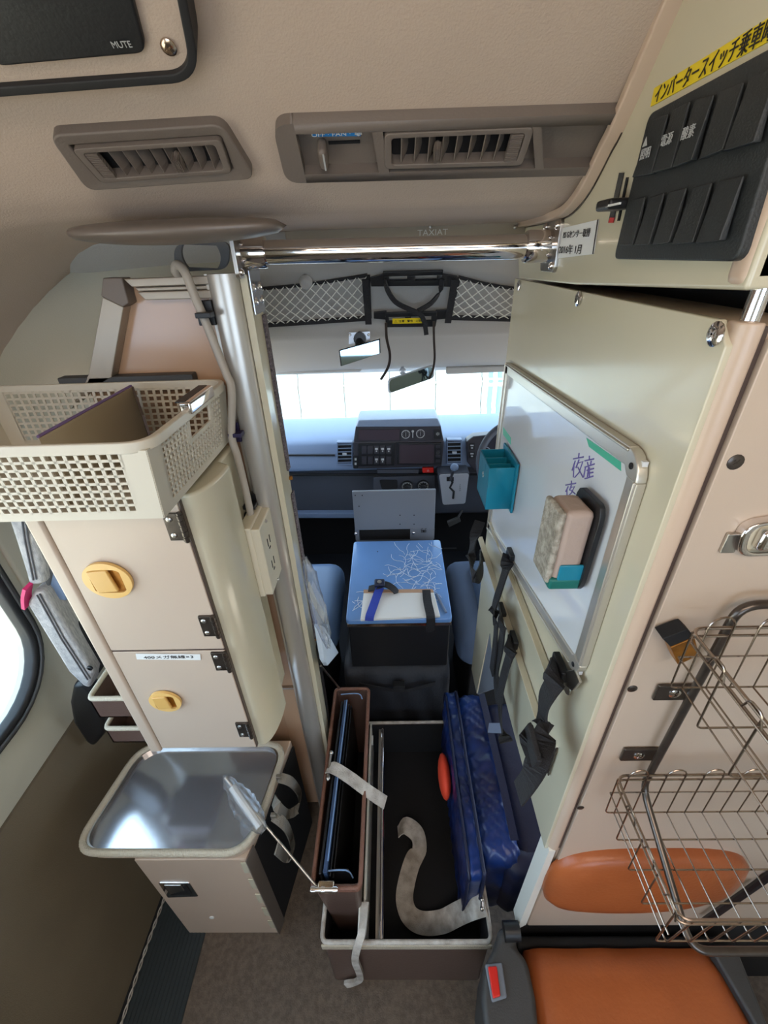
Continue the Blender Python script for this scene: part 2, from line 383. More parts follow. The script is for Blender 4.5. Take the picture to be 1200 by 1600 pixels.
# outside
mb=MB(); mb.box((-14,2.6,-.9),(14,14,-.85)); mb.box((-14,-9,-.9),(14,2.6,-.87)); link('ground', mb, 'ground', kind='structure')
fence=thing('boundary_wall','pale boundary wall of tall panels beyond the windscreen','wall',(0,7.5,-.85))
for k in range(16):
    mb=MB(); mb.box((-6.4+k*.8,7.5,-.85),(-5.62+k*.8,7.56,2.6+.02*(k%3))); link('panel', mb, 'outw', fence, bevel=.01)
mb=MB(); mb.box((-6.5,7.56,-.85),(6.5,7.6,2.5)); mb.box((-6.5,7.47,.55),(6.5,7.5,.60)); mb.box((-6.5,7.47,-.4),(6.5,7.5,-.35)); link('backing_rail', mb, 'outw', fence)
for k,(px,lab) in enumerate(((762,'pale blue ribbed post standing outside, left of a pair beyond the windscreen'),(776,'pale blue ribbed post standing outside, right of a pair beyond the windscreen'))):
    p=PY(px,650,5.0); mb=MB(); mb.cyl((p.x,5,-.85),(p.x,5,2.2),.028,14); t=tag(link('outdoor_post',mb,'bluepole',smooth=True),lab,'post','posts beyond the windscreen')
    for z in (-.6,-.1,.2,.5,.8):
        mb=MB(); mb.lathe((p.x,5,z),Zv,[(.03,0),(.048,.01),(.048,.03),(.03,.04)],16); link('collar',mb,'outw',t,smooth=True)

# ================================================================ CEILING FITTINGS
VP0=V((0,.566,1.638)); VN=V((0,-.62,-.785)).normalized()      # plane of the vents
def PV(x,y): return PP(x,y,VP0,VN)
vu=Xv; vv=VN.cross(Xv)
def air_vent(t, q, nf, knob, grillside):
    """frame ring, recess, curved fins, knob inside quad q (pixel tl,tr,br,bl)"""
    Q=[PV(*p) for p in q]; n=VN
    o=rquad([p+n*.007 for p in Q], .006)
    ins=[quadmap(Q,a,b)+n*.007 for a,b in ((.05,.13),(.95,.13),(.95,.87),(.05,.87))]
    mb=MB(); mb.ring(o, rquad(ins,.004), -n*.014); link('grille_frame', mb, 'greybrown', t, bevel=.001)
    mb=MB(); mb.slab([quadmap(Q,a,b)-n*.0055 for a,b in ((.03,.08),(.97,.08),(.97,.92),(.03,.92))], -n*.002); link('duct', mb, 'rubber', t)
    a0,a1=(.17,.93) if grillside=='l' else (.07,.83)
    for k in range(nf):
        a=a0+(a1-a0)*(k+.5)/nf; mb=MB()
        rows=[]
        for b in (.14,.3,.5,.7,.86):
            p=quadmap(Q,a,b); bulge=.006*(1-((b-.5)/.36)**2)
            rows.append([p+n*(.005), p-n*.004+Xv*(.004+.5*bulge)])
        mb.grid(rows); link('fin', mb, 'greybrown', t, solid=.0012)
    a=.10 if grillside=='l' else .90
    mb=MB()
    for k in range(14):
        b=.17+.66*k/13; p=quadmap(Q,a,b)+n*.005; mb.obox(p, Xv*.006, vv*.0007, n*.0025)
    mb.slab([quadmap(Q,a+d,b)+n*.003 for d,b in ((-.035,.14),(.035,.14),(.035,.86),(-.035,.86))],-n*.002)
    link('thumb_wheel', mb, 'greybrown', t)
    p=quadmap(Q,knob,.5)+n*.006; mb=MB()
    mb.ball(p, .008, 12, 8, (.55,.9,1.0)); 
    for j in range(5): mb.obox(p+Xv*(-.003+.0015*j)+n*.003, Xv*.0003, vv*.007, n*.005)
    link('vent_knob', mb, 'greybrown', t, smooth=True)
t=thing('air_vent','taupe roof air vent alone at the left above the fold of the ceiling','air vent',PV(235,290),'roof air vents')
Q=[PV(*p) for p in ((75,205),(348,188),(400,274),(137,293))]
In=[PV(*p) for p in ((108,224),(345,208),(365,262),(158,280))]
mb=MB(); mb.ring(rquad([p+VN*.005 for p in Q],.012), rquad([p+VN*.003 for p in In],.003), -VN*.03); link('bezel', mb, 'greybrown', t, bevel=.002)
air_vent(t, ((112,224),(345,209),(363,262),(160,278)), 8, .66, 'l')
t=thing('control_panel','long taupe roof panel with air slider and vent above the chrome bar','control panel',PV(690,260))
Q=[PV(*p) for p in ((425,186),(985,168),(985,265),(447,279))]
def qb(a0,a1,b0,b1): return [quadmap(Q,a,b) for a,b in ((a0,b0),(a1,b0),(a1,b1),(a0,b1))]
A=[(0,.06),(.065-.0,.275),(.315,.725),(.745,1)]
mb=MB()
n=VN
lc=qb(0,.06,0,1); c_=[]
for p_,a_,b_ in ((lc[0],lc[3],lc[1]),):
    pass
def rc(p,a,b,r=.016,n_=6):
    pa=p+(a-p).normalized()*r; pb=p+(b-p).normalized()*r
    return [pa*(1-t_)**2+p*2*t_*(1-t_)+pb*t_*t_ for t_ in [k/n_ for k in range(n_+1)]]
mb.prism([q_+n*.006 for q_ in [lc[2],lc[1]][::-1] and ([lc[1],lc[2]]+rc(lc[3],lc[2],lc[0])+rc(lc[0],lc[3],lc[1]))],-n*.02)
for seg_ in ((.06,1,0,.16),(.06,1,.84,1),(.275,.305,.16,.84),(.725,.75,.16,.84),(.975,1,.16,.84)):
    mb.slab([p+n*.006 for p in qb(*seg_)], -n*.02)
link('panel_body', mb, 'greybrown', t, bevel=.0015)
mb=MB(); mb.slab([p-n*.006 for p in qb(.03,1,.03,.97)], -n*.01); link('panel_back', mb, 'greybrown', t)
air_vent(t, ((600,200),(835,190),(815,250),(601,256)), 8, .37, 'r')
mb=MB(); mb.slab([PV(*p)-n*.0055 for p in ((488,211),(564,210),(564,219),(488,220))], n*.001); link('blue_label', mb, 'bluelab', t, label='blue label strip with white marks')
text('OFF · FAN · ❄', (PV(490,215)+PV(562,215))/2-n*.004, (Xv), vv*-1 if vv.z<0 else vv, .0055, 'paper', t, width=.05)
mb=MB(); mb.obox((PV(538,229))-n*.005, Xv*.016, vv*.0012, n*.0008); link('slot', mb, 'blackm', t)
mb=MB(); mb.obox(PV(505,237)+n*.003, Xv*.0045, vv*.011, n*.009); link('slider_knob', mb, 'greybrown', t, bevel=.004, seg=3)
mb=MB(); mb.obox(PV(507,238)+n*.0115, Xv*.0008, vv*.009, n*.0006); link('knob_mark', mb, 'whiteink', t)
# roof hatch / display at upper left
HP=V((0,.46,1.73)); HN=V((0,-.62,-.785)).normalized()
def PH(x,y,o=0): return PP(x,y,HP,HN)+HN*o
t=thing('roof_panel','cream roof access panel with black rubber gasket and dark display, top left','panel',PH(150,60))
q=[PH(-260,-160,.02),PH(262,-160,.02),PH(305,78,.02),PH(-260,122,.02)]
mb=MB(); mb.prism(rquad(q,.022,8), -HN*.02); link('cover', mb, 'ceil', t, bevel=.002)
mb=MB(); o_=rquad([PH(-270,-170,.025),PH(272,-170,.025),PH(318,88,.025),PH(-270,135,.025)],.026,8); i_=rquad([PH(-258,-155,.025),PH(258,-155,.025),PH(301,74,.025),PH(-258,116,.025)],.02,8)
mb.ring(o_,i_,-HN*.03); link('gasket', mb, 'rubber', t, bevel=.003)
mb=MB(); mb.prism(rquad([PH(-120,-130,.026),PH(190,-130,.026),PH(232,40,.026),PH(0,62,.026)],.008,6), -HN*.012); link('display', mb, 'black', t, bevel=.002)
text('MUTE', PH(193,22,.0275), Xv*.95-Zv*.0, vv, .006, 'whiteink', t)
screw(PH(265,37,.021), HN, .006, t, 'gold')
# dark lozenge standing in for the shaded underside of the bulkhead lip
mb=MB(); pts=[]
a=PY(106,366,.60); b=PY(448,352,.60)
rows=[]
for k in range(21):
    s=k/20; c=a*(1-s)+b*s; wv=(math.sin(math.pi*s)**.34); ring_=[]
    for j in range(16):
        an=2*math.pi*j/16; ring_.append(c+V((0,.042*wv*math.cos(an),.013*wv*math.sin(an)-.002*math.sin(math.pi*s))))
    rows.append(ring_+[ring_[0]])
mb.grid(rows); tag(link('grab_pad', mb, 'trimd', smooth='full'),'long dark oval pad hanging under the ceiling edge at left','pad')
# metal strip with lettering above the bar
t=thing('valance_strip','pale metal strip with ghosted lettering fixed above the chrome bar','strip',(0,.845,1.575))
mb=MB(); mb.slab([(-.17,.85,1.588),(.232,.85,1.588),(.232,.858,1.560),(-.17,.858,1.560)],(0,.006,0)); link('strip_body', mb, 'dull', t, bevel=.001)
c=PY(676,363,.847); text('TAIXAT', c, -Xv, Zv, .012, 'paper', t, width=.05)
for px in (533,672,805):
    screw(PY(px,355,.849), -Yv, .003, t)
# chrome bar with flanges
t=thing('grab_bar','chrome grab bar spanning the gangway between the two flanges','grab bar',(0,.70,1.54))
ba=PY(385,395,.70); bb=PY(852,385,.70); bb.y=ba.y=.7
mb=MB(); mb.cyl(ba,bb,.0148,32); link('tube', mb, 'chrome', t, smooth=True)
d=(bb-ba).normalized()
for s,e in ((1,ba),(-1,bb)):
    mb=MB(); mb.lathe(e-d*s*.006, d*s, [(.020,0),(.020,.030),(.019,.034),(.0152,.034)], 28); link('collar', mb, 'chrome', t, smooth=True)
    mb=MB(); mb.prism(mp(rr(.062,.062,.008,4), e-d*s*.012, Yv, Zv), d*s*.006); pl=link('flange_plate', mb, 'steel', t, bevel=.001)
    for dy,dz in ((-.023,.023),(.023,.023),(-.023,-.023)):
        mb=MB(); mb.ball(e+V((0,dy,dz))-d*s*.005,.005,10,6); link('bolt', mb, 'chrome', pl, smooth=True)

# ================================================================ OVERHEAD CONSOLE (right, plane X = .23)
PXW=.23
t=thing('overhead_console','cream overhead console box above the whiteboard cabinet','console',(.5,.6,1.508))
edge=[(808,347),(850,338),(885,327),(905,312),(925,285),(940,258),(958,222),(975,190),(1020,90),(1060,0),(1100,-90)]
edge3=cm([PX(x,y,PXW) for x,y in edge],3)
bot=[V((PXW,.312,1.522)),V((PXW,.60,1.509)),V((PXW,.86,1.504))]
near=[V((PXW,.312,1.85))]
poly=[p for p in edge3]+near+bot
mb=MB(); mb.prism(poly,(.70,0,0)); link('console_body', mb, 'cream', t, bevel=.003)
mb=MB(); # raised curved edge moulding
mb.tube([p+V((-.001,0,-.012+.003)) for p in edge3[:]], .0016, 6); link('edge_seam', mb, 'dsteel', t, smooth=True)
mb=MB(); fr=[p.copy() for p in edge3]
mb.ribbon([p+V((-.006,0,-.004)) for p in edge3], Xv, .016, .010); link('edge_moulding', mb, 'beige', t, bevel=.002)
mb=MB(); mb.slab([(PXW-.002,.312,1.522),(PXW-.002,.335,1.522),(PXW-.002,.335,1.85),(PXW-.002,.312,1.85)],(.7,0,0)); link('front_face', mb, 'beige', t, bevel=.008, seg=3)
mb=MB(); mb.cyl((.245,.318,1.49),(.245,.318,1.523),.006,14); link('spacer', mb, 'chrome', t, smooth=True)
mb=MB(); mb.box((.30,.36,1.50),(.9,.86,1.53)); link('gap_filler', mb, 'blackm', t)
# switch panel
sp=[PX(x,y,PXW-.008) for x,y in ((1013,178),(1262,40),(1145,408),(958,405))]
sp=[PX(1013,178,.222),PX(1262,42,.222),PX(1150,409,.222),PX(958,405,.222)]
t=thing('switch_panel','black panel of ten rocker switches under the yellow warning strip','switch panel',sp[3])
mb=MB(); mb.prism(rquad(sp,.008,4),(.009,0,0)); link('panel_plate', mb, 'panel', t, bevel=.0015)
def SQ(x0,x1,x2,x3,ys): pass
top=[((1022,186),(1046,178),(1026,272),(996,277)),((1054,172),(1080,158),(1058,262),(1028,270)),((1090,155),(1118,148),(1090,250),(1060,262)),((1128,142),(1165,128),(1140,234),(1103,249)),((1175,122),(1222,98),(1190,222),(1142,236))]
low=[((992,312),(1010,307),(996,383),(975,383)),((1018,308),(1040,301),(1022,382),(999,383)),((1048,300),(1075,293),(1054,379),(1028,383)),((1085,293),(1115,285),(1092,379),(1059,382)),((1125,283),(1165,274),(1135,376),(1097,380))]
for row,labs in ((top,('▲\n照明','電源','酸素','','')),(low,('',)*5)):
    for q4,s in zip(row,labs):
        Q=[PX(x,y,.2205) for x,y in q4]
        mb=MB(); 
        mid1=(Q[0]+Q[3])/2+Xv*.0; 
        mb.hexa([Q[3],Q[2],Q[1],Q[0],Q[3]+V((-.005,0,0)),Q[2]+V((-.005,0,0)),Q[1]+V((-.0015,0,0)),Q[0]+V((-.0015,0,0))])
        sw=link('switch', mb, 'panel', t, bevel=.001)
        if s:
            c=sum(Q,V())/4+V((-.006,0,0)); wv=(Q[0]-Q[1]).length*.55
            text(s, c, -Yv, Zv, .008, 'whiteink', t)
# yellow sticker
st=[PX(1020,140,.2285),PX(1262,-8,.2285),PX(1262,30,.2285),PX(1015,166,.2285)]
st=[V((.2288,.494,1.663)),V((.2288,.315,1.663)),V((.2288,.315,1.648)),V((.2288,.494,1.648))]
st=[PX(1022,138,.2288),V((.2288,.318,0)),V((.2288,.318,0)),PX(1016,167,.2288)]
st[1].z=st[0].z; st[2].z=st[3].z
t=thing('warning_strip','yellow warning strip with black Japanese lettering above the switch panel','sticker',(st[2]+st[3])/2)
mb=MB(); mb.slab(st,(.001,0,0)); link('strip_paper', mb, 'sticker', t)
c=sum(st,V())/4+V((-.0006,0,0)); text('インバータースイッチ乗車時ON確認', c, -Yv, Zv, .0125, 'ink', t, width=(st[0]-st[1]).length*.93)
# date label
q=[PX(876,357,.2285),PX(935,343,.2285),PX(927,397,.2285),PX(870,404,.2285)]
t=thing('date_label','white handwritten date label left of the switch panel','label',q[3])
mb=MB(); mb.slab(q,(.001,0,0)); link('label_paper', mb, 'paper', t)
mb=MB(); mb.slab([q[1]+V((-.0005,.002,0)),q[1]+V((-.0005,0,0)),q[2]+V((-.0005,0,0)),q[2]+V((-.0005,.002,0))],(.001,0,0)); link('black_edge', mb, 'ink', t)
c=quadmap(q,.5,.28)+V((-.0008,0,0)); text('BS Gセンサー取替', c, -Yv, Zv, .009, 'ink', t, width=.085)
c=quadmap(q,.38,.75)+V((-.0008,0,0)); text('2016年 1月', c, -Yv, Zv, .011, 'ink', t, width=.075)
# slider
t=thing('vent_slider','black lever slider with red mark beside the switch panel','slider',PX(958,345,.229))
mb=MB(); mb.slab([PX(967,270,.2285),PX(974,270,.2285),PX(957,348,.2285),PX(950,348,.2285)],(.001,0,0)); link('scale', mb, 'dgrey', t)
mb=MB(); mb.slab([PX(953,340,.228),PX(959,340,.228),PX(957,348,.228),PX(950,348,.228)],(.001,0,0)); link('red_mark', mb, 'redlab', t)
mb=MB(); mb.slab([PX(978,277,.2285),PX(981,277,.2285),PX(967,345,.2285),PX(964,345,.2285)],(.001,0,0)); link('slot', mb, 'blackm', t)
mb=MB(); mb.obox((PX(960,320,.218)),V((.012,0,0)),V((0,.016,0)),V((0,0,.0045))); link('lever', mb, 'black', t, bevel=.003)
mb=MB(); mb.obox((PX(958,320,.207)),V((.0008,0,0)),V((0,.014,0)),V((0,0,.0008))); link('lever_mark', mb, 'paper', t)

# ================================================================ WHITEBOARD CABINET
t=thing('tall_cabinet','tall cream cabinet beside the gangway carrying the whiteboard','cabinet',(.5,.6,.73)); cab=t
mb=MB(); mb.box((.236,.325,.73),(.94,.885,1.495)); link('cabinet_body', mb, 'beige', t, bevel=.006)
mb=MB(); mb.prism([(.2305,.312,.722),(.2305,.312,1.488),(.2305,.327,1.503),(.2305,.886,1.503),(.2305,.886,.722)],(.006,0,0)); link('side_panel', mb, 'cream', t, bevel=.0012)
mb=MB()   # rounded corner post
pr=[(.2345,.325)]
for k in range(7):
    a=math.radians(180+90*k/6); pr.append((.2345+.011+.011*math.cos(a), .3165+.010*math.sin(a)))
pr+=[(.2490,.3065),(.2490,.325)]
mb.prism([(x,y,.728) for x,y in pr],(0,0,.775)); link('corner_post', mb, 'beige', t, bevel=.002)
mb=MB(); mb.box((.2490,.3105,.728),(.2545,.315,1.5)); link('door_gap', mb, 'cardd', t)
mb=MB(); mb.box((.2548,.3055,.62),(.94,.3125,1.492)); dr=link('door', mb, 'cream2', t, bevel=.001)
mb=MB(); mb.box((.236,.315,1.488),(.94,.885,1.500)); link('cabinet_top', mb, 'beige', t, bevel=.004)
for x,y in ((811,446),(904,467),(1119,522)):
    screw(PX(x,y,.2295), -Xv, .0085, t, 'chrome')
for x,y,r in ((1149,722,.0065),(988,1076,.0055),(907,1262,.005)):
    screw(PY(x,y,.3055), -Yv, r, t, 'dsteel', h=.0015)
mb=MB(); mb.slab([PX(765,990,.2295),PX(773,1075,.2295),PX(746,1085,.2295),PX(748,1076,.2295)],(.005,0,0)); link('kick_plate', mb, 'plate', t)
mb=MB(); mb.slab([(.231,.76,.722),(.231,.886,.722),(.231,.886,.44),(.231,.80,.44)],(.006,0,0)); link('lower_panel', mb, 'cream', t)
# paddle latch
p=PY(1180,848,.30)
t2=thing('paddle_latch','chrome paddle latch on the cabinet door above the wire racks','latch',p)
u=Xv; v=Zv
L=[PY(x,y,.296) for x,y in ((1165,822),(1300,800),(1290,866),(1150,872))]
mb=MB(); o_=rquad(L,.014,6); cc=sum(L,V())/4
mb.ring(o_, [cc+(p_-cc)*.80 for p_ in o_], (0,.010,0)); link('latch_frame', mb, 'chrome', t2, bevel=.002)
mb=MB(); mb.prism([cc+(p_-cc)*.86+V((0,.006,0)) for p_ in o_],(0,.004,0)); link('latch_dish', mb, 'cream', t2)
mb=MB(); mb.obox(PY(1225,842,.298),Xv*.022,Zv*.010,Yv*.006); link('latch_button', mb, 'chrome', t2, bevel=.004)
mb=MB(); mb.obox(PY(1141,848,.3035),Xv*.006,Zv*.010,Yv*.002); link('striker', mb, 'steel', t2, bevel=.001)

# whiteboard
BX=.2300
t=thing('whiteboard','magnetic whiteboard with aluminium frame on the cabinet side','whiteboard',(BX,.62,.98))
Yn,Yf,Zt,Zb=.360,.868,1.362,1.010
Yn,Yf=.357,.880
tl=PX(796,572,.221); tr_=PX(1003,712,.221); br=PX(903,1070,.221); bl=PX(757,815,.221)
Zt=(tl.z+tr_.z)/2; Zb=(br.z+bl.z)/2; Yn=(tr_.y+br.y)/2; Yf=tl.y*.5+bl.y*.5
wq=[V((.221,Yf,tl.z)),V((.221,Yn,tr_.z)),V((.221,Yn,br.z)),V((.221,Yf,bl.z))]
mb=MB(); mb.slab([quadmap(wq,a,b)+V((.003,0,0)) for a,b in ((.01,.02),(.99,.02),(.99,.98),(.01,.98))],(.005,0,0)); link('board', mb, 'board', t)
def rail(a,b,inw,name='frame_rail'):
    a=V(a);b=V(b);mb=MB(); inw=V(inw)
    mb.slab([a,b,b+inw*.019,a+inw*.019],(.009,0,0)); mb.slab([a+V((-.002,0,0))+inw*.002,b+V((-.002,0,0))+inw*.002,b+V((-.002,0,0))+inw*.005,a+V((-.002,0,0))+inw*.005],(.004,0,0))
    link(name, mb, 'alu', t, bevel=.001)
iv=.026
rail(wq[0],wq[1]+V((0,iv,0)),(0,0,-1)); rail(wq[1]-V((0,0,iv)),wq[2]+V((0,0,iv)),(0,1,0)); rail(wq[3],wq[2]+V((0,iv,0)),(0,0,1)); rail(wq[0],wq[3],(0,-1,0))
for c,sz in ((wq[1],-1),(wq[2],1)):
    mb=MB(); r=iv; pts=[]
    cc=c+V((0,r,sz*r))
    for k in range(7):
        a=math.pi/2*k/6; pts.append(cc+V((0,-r*math.cos(a),-sz*r*math.sin(a))))
    pts+=[cc+V((0,0,-sz*.007)) , cc+V((0,-.007,0))]
    pts=[p+V((-.0012,0,0)) for p in pts]
    mb.prism(pts,(.010,0,0)); cp_=link('corner_cap', mb, 'alu', t, bevel=.0015)
    mb=MB(); mb.cyl(cc+V((-.0022,-.012,-sz*.012)),cc+V((.001,-.012,-sz*.012)),.0032,12); link('hole_plug', mb, 'blackm', cp_)
for q4 in (((916,684),(970,722),(970,736),(920,698)),((786,667),(798,684),(798,695),(786,679))):
    mb=MB(); mb.slab([PX(x,y,.2236) for x,y in q4],(.0006,0,0)); link('tape', mb, 'green', t, label='green tape strip')
def stroke(pts, px_off, m='purple'):
    pass
# handwriting on the board as thin marker strokes (夜産 / 夜)
hand=[[(905,708),(904,716)],[(896,717),(912,714)],[(899,720),(894,735)],[(897,727),(896,746)],[(905,718),(900,731)],[(902,724),(911,721),(905,738),(898,746)],[(903,730),(911,746)],
 [(921,712),(921,718)],[(914,720),(928,717)],[(918,722),(919,727)],[(924,720),(923,726)],[(914,730),(929,725)],[(915,730),(912,746)],[(920,729),(918,745)],[(917,735),(928,732)],[(918,740),(927,738)],[(914,748),(927,744)],[(921,730),(921,747)],
 [(893,751),(893,756)],[(884,758),(900,755)],[(888,760),(884,768)],[(886,764),(886,775)],[(893,758),(890,766)],[(892,762),(898,760),(893,770),(888,775)],[(892,766),(899,772)]]
mb=MB()
for s in hand: mb.tube([PX(x,y,.2237) for x,y in s], .0009, 5)
link('handwriting', mb, 'purple', t, label='purple handwritten marker characters')
# board tray bracket at lower near corner
mb=MB(); mb.slab([PX(885,1048,.219),PX(897,1046,.219),PX(905,1066,.219),PX(893,1080,.219),PX(884,1072,.219)],(.004,0,0)); screwo=link('end_bracket', mb, 'steel', t, bevel=.001)
# pen holder (teal)
def bx3(x,y,X_): return PX(x,y,X_)
t=thing('pen_holder','teal plastic pen holder hanging on the far edge of the whiteboard','pen holder',PX(780,810,.2))
pl=PX(773,733,.180); pr=PX(800,735,.220)
y0,y1=.655,.740; zt,zb=1.212,1.135
y0=PX(800,770,.218).y; y1=y0+.085; zt=PX(790,732,.20).z; zb=zt-.085
x0,x1=.172,.2185
mb=MB(); th=.0018
mb.box((x0,y0,zb),(x0+th,y1,zt)); mb.box((x0,y0,zb),(x1,y0+th,zt)); mb.box((x0,y1-th,zb),(x1,y1,zt)); mb.box((x0,y0,zb),(x1,y1,zb+th)); mb.box((x0,y0+.03,zb),(x1,y0+.03+th,zt-.006)); mb.box((x0,y0+.058,zb),(x1,y0+.058+th,zt-.006))
link('holder_body', mb, 'teal', t, bevel=.0005)
mb=MB(); mb.box((x1-.001,y0-.008,zb-.005),(x1+.0035,y1+.008,zt+.010)); link('back_plate', mb, 'teal', t, bevel=.001)
mb=MB(); mb.obox((x0-.0004,(y0+y1)/2,(zt+zb)/2+.01),(.0004,0,0),(0,.006,0),(0,0,.0012)); mb.obox((x0-.0004,(y0+y1)/2,(zt+zb)/2+.01),(.0004,0,0),(0,.0012,0),(0,0,.006)); link('emblem', mb, 'whiteink', t)
# eraser
t=thing('board_eraser','dusty felt eraser in a green holder stuck on the whiteboard','eraser',PX(880,900,.2))
E=[PX(x,y,.2195) for x,y in ((912,770),(955,792),(918,905),(872,888))]
ec=sum(E,V())/4; eu=((E[1]+E[2])/2-(E[0]+E[3])/2)/2; ev=((E[0]+E[1])/2-(E[2]+E[3])/2)/2
eu=V((0,eu.y*.9,eu.z*.15)); ev=V((0,ev.y*.35,ev.z))
mb=MB(); mb.prism([ec+eu*a*1.05+ev*b*1.05 for a,b in rr(2,2,.35,3)],(-.006,0,0)); link('holder_back', mb, 'black', t, bevel=.001)
mb=MB(); mb.obox(ec+V((-.022,0,0)),eu*.82,ev*.90,V((-.016,0,0))); link('felt', mb, 'eraser', t, bevel=.008, seg=3)
mb=MB(); mb.obox(ec+V((-.040,0,0)),eu*.80,ev*.88,V((-.004,0,0))); link('pad', mb, 'felt', t, bevel=.005, seg=3)
mb=MB(); mb.obox(ec-ev*.86+V((-.021,0,0)),eu*.92,ev*.15,V((-.019,0,0))); link('holder_cup', mb, 'dgreen', t, bevel=.004, seg=3)
mb=MB(); mb.obox(ec-ev*.55-eu*.86+V((-.018,0,0)),eu*.06,ev*.25,V((-.014,0,0))); link('holder_lip', mb, 'teal', t, bevel=.002)
mb=MB(); mb.obox(ec-ev*.55+eu*.86+V((-.018,0,0)),eu*.06,ev*.2,V((-.014,0,0)));  link('holder_lip', mb, 'teal', t, bevel=.002)

# strap rails on the panel
def LRail(name,label,pa,pb,hz):
    a=PX(*pa,.2295); b=PX(*pb,.2295); zz=(a.z+b.z)/2
    t=thing(name,label,'rail',(a+b)/2,'strap rails on the cabinet side'); a=V((.2295,a.y,zz)); b=V((.2295,b.y,zz))
    mb=MB(); mb.slab([a,b,b+V((0,0,-hz)),a+V((0,0,-hz))],(-.003,0,0)); mb.slab([a,b,b+V((-.012,0,0)),a+V((-.012,0,0))],(0,0,-.003)); link('angle_bar', mb, 'cream', t, bevel=.0008)
    for s in (.06,.35,.62,.92):
        p=a*(1-s)+b*s+V((-.0035,0,-hz*.55)); screw(p,-Xv,.0035,t)
    return a,b
r1=LRail('strap_rail','cream strap rail directly below the whiteboard',(768,830),(880,1052),.022)
r2=LRail('strap_rail','cream lower strap rail half way down the cabinet side',(752,850),(866,1150),.022)
def strap(label, px, wd, X_=.20, m='webbing', loop=None, tab=True, sides=None):
    pts=[PX(x,y,xx) for x,y,xx in px]
    t=thing('strap',label,'strap',pts[0],'black straps on the cabinet side')
    mb=MB(); mb.ribbon(cm(pts,5), (0,1,.25) if sides is None else sides, wd, .003); link('webbing_band', mb, m, t)
    p=pts[0]; mb=MB(); mb.obox(p+V((.003,0,0)),V((.005,0,0)),V((0,wd*.62,0)),V((0,0,.010))); link('clip', mb, 'black', t, bevel=.002)
    return t
t=strap('short black strap curling off the far end of the lower rail',[(752,868,.217),(752,888,.195),(745,903,.165),(737,893,.16),(736,870,.17),(741,840,.18),(750,815,.20)],.024)
t=strap('long black strap hanging from the upper rail by the pen holder',[(795,868,.217),(790,890,.205),(781,920,.20),(772,950,.20),(775,975,.195),(773,1010,.195),(768,1050,.195)],.024)
t=strap('black strap hanging from the middle of the lower rail, farther of two',[(782,955,.217),(785,975,.2),(783,1005,.2),(776,1040,.2),(775,1070,.2),(778,1100,.2)],.03)
t=strap('wide black strap hanging from the lower rail, nearer of two',[(800,1000,.217),(797,1020,.205),(790,1045,.20),(783,1075,.195),(781,1110,.195),(784,1140,.20),(791,1160,.205)],.026)
t=strap('thick black buckle strap hanging from the near end of the upper rail',[(871,1042,.217),(864,1068,.20),(850,1095,.195),(848,1125,.195),(850,1150,.19),(843,1180,.18),(828,1215,.165),(810,1240,.155)],.030)
mb=MB(); mb.obox(PX(832,1165,.17),V((.004,0,0)),V((0,.022,.004)),V((0,-.003,.013))); link('buckle', mb, 'webbing', t, bevel=.002)
mb=MB(); mb.ribbon([PX(838,1150,.19),PX(830,1165,.17),PX(822,1180,.165)],(0,1,0),.036,.004); link('loose_tab', mb, 'webbing', t)
for (x,y,lab,m) in ((887,1072,'round steel tab beneath the near corner of the whiteboard','steel'),(860,1165,'round steel tab behind the thick buckle strap','steel')):
    p=PX(x,y,.2280); mb=MB(); mb.lathe(p,-Xv,[(.011,0),(.011,.002),(.009,.003)],20); t=tag(link('hook_tab',mb,m,smooth=True),lab,'hook','steel hook tabs')
mb=MB(); mb.slab([PX(847,1180,.2285),PX(872,1168,.2285),PX(858,1212,.2285)],(-.002,0,0)); tag(link('dark_plate',mb,'dsteel'),'dark steel corner plate behind the thick buckle strap','plate')

# ================================================================ WIRE RACKS
def bend(p, r=.006, n=4):   # rounded polyline
    p=[V(q) for q in p]; out=[p[0]]
    for i in range(1,len(p)-1):
        a=p[i-1]; b=p[i]; c=p[i+1]; rr_=min(r,(a-b).length*.45,(c-b).length*.45)
        pa=b+(a-b).normalized()*rr_; pc=b+(c-b).normalized()*rr_
        for k in range(n+1):
            t_=k/n; out.append(pa*(1-t_)**2+b*2*t_*(1-t_)+pc*t_*t_)
    out.append(p[-1]); return out
rk=thing('rack_frame','dark steel tube frame screwed to the cabinet door carrying the wire baskets','rack frame',(.35,.295,.95))
fx=.325; fy=.290; bxr=.62
tz=PY(1160,945,fy).z
pA=PY(1150,952,fy); pB=PY(1000,1240,fy); x_=pA.x*.5+pB.x*.5
mb=MB()
foot=V((x_+.02,.08,.925))
mb.tube(bend([V((.64,fy,tz)),V((x_,fy,tz)),V((x_,fy,.955)),V((x_+.004,.155,.886)),V((.64,.155,.886))],.02,6),.0042,10)
mb.tube([V((.64,fy,tz)),V((.64,fy,.955)),V((.64,.155,.886))],.0042,10)
link('tube_frame', mb, 'dsteel', rk, smooth=True)
for (x,y) in ((1062,1087),(1005,1184)):
    p=PY(x,y,.298); mb=MB(); mb.box((p.x-.024,.3005,p.z-.0125),(p.x+.020,.3045,p.z+.0125)); br_=link('bracket', mb, 'dsteel', rk, bevel=.0015)
    screw(V((p.x-.004,.3005,p.z)),-Yv,.0065,br_,'chrome',h=.002)
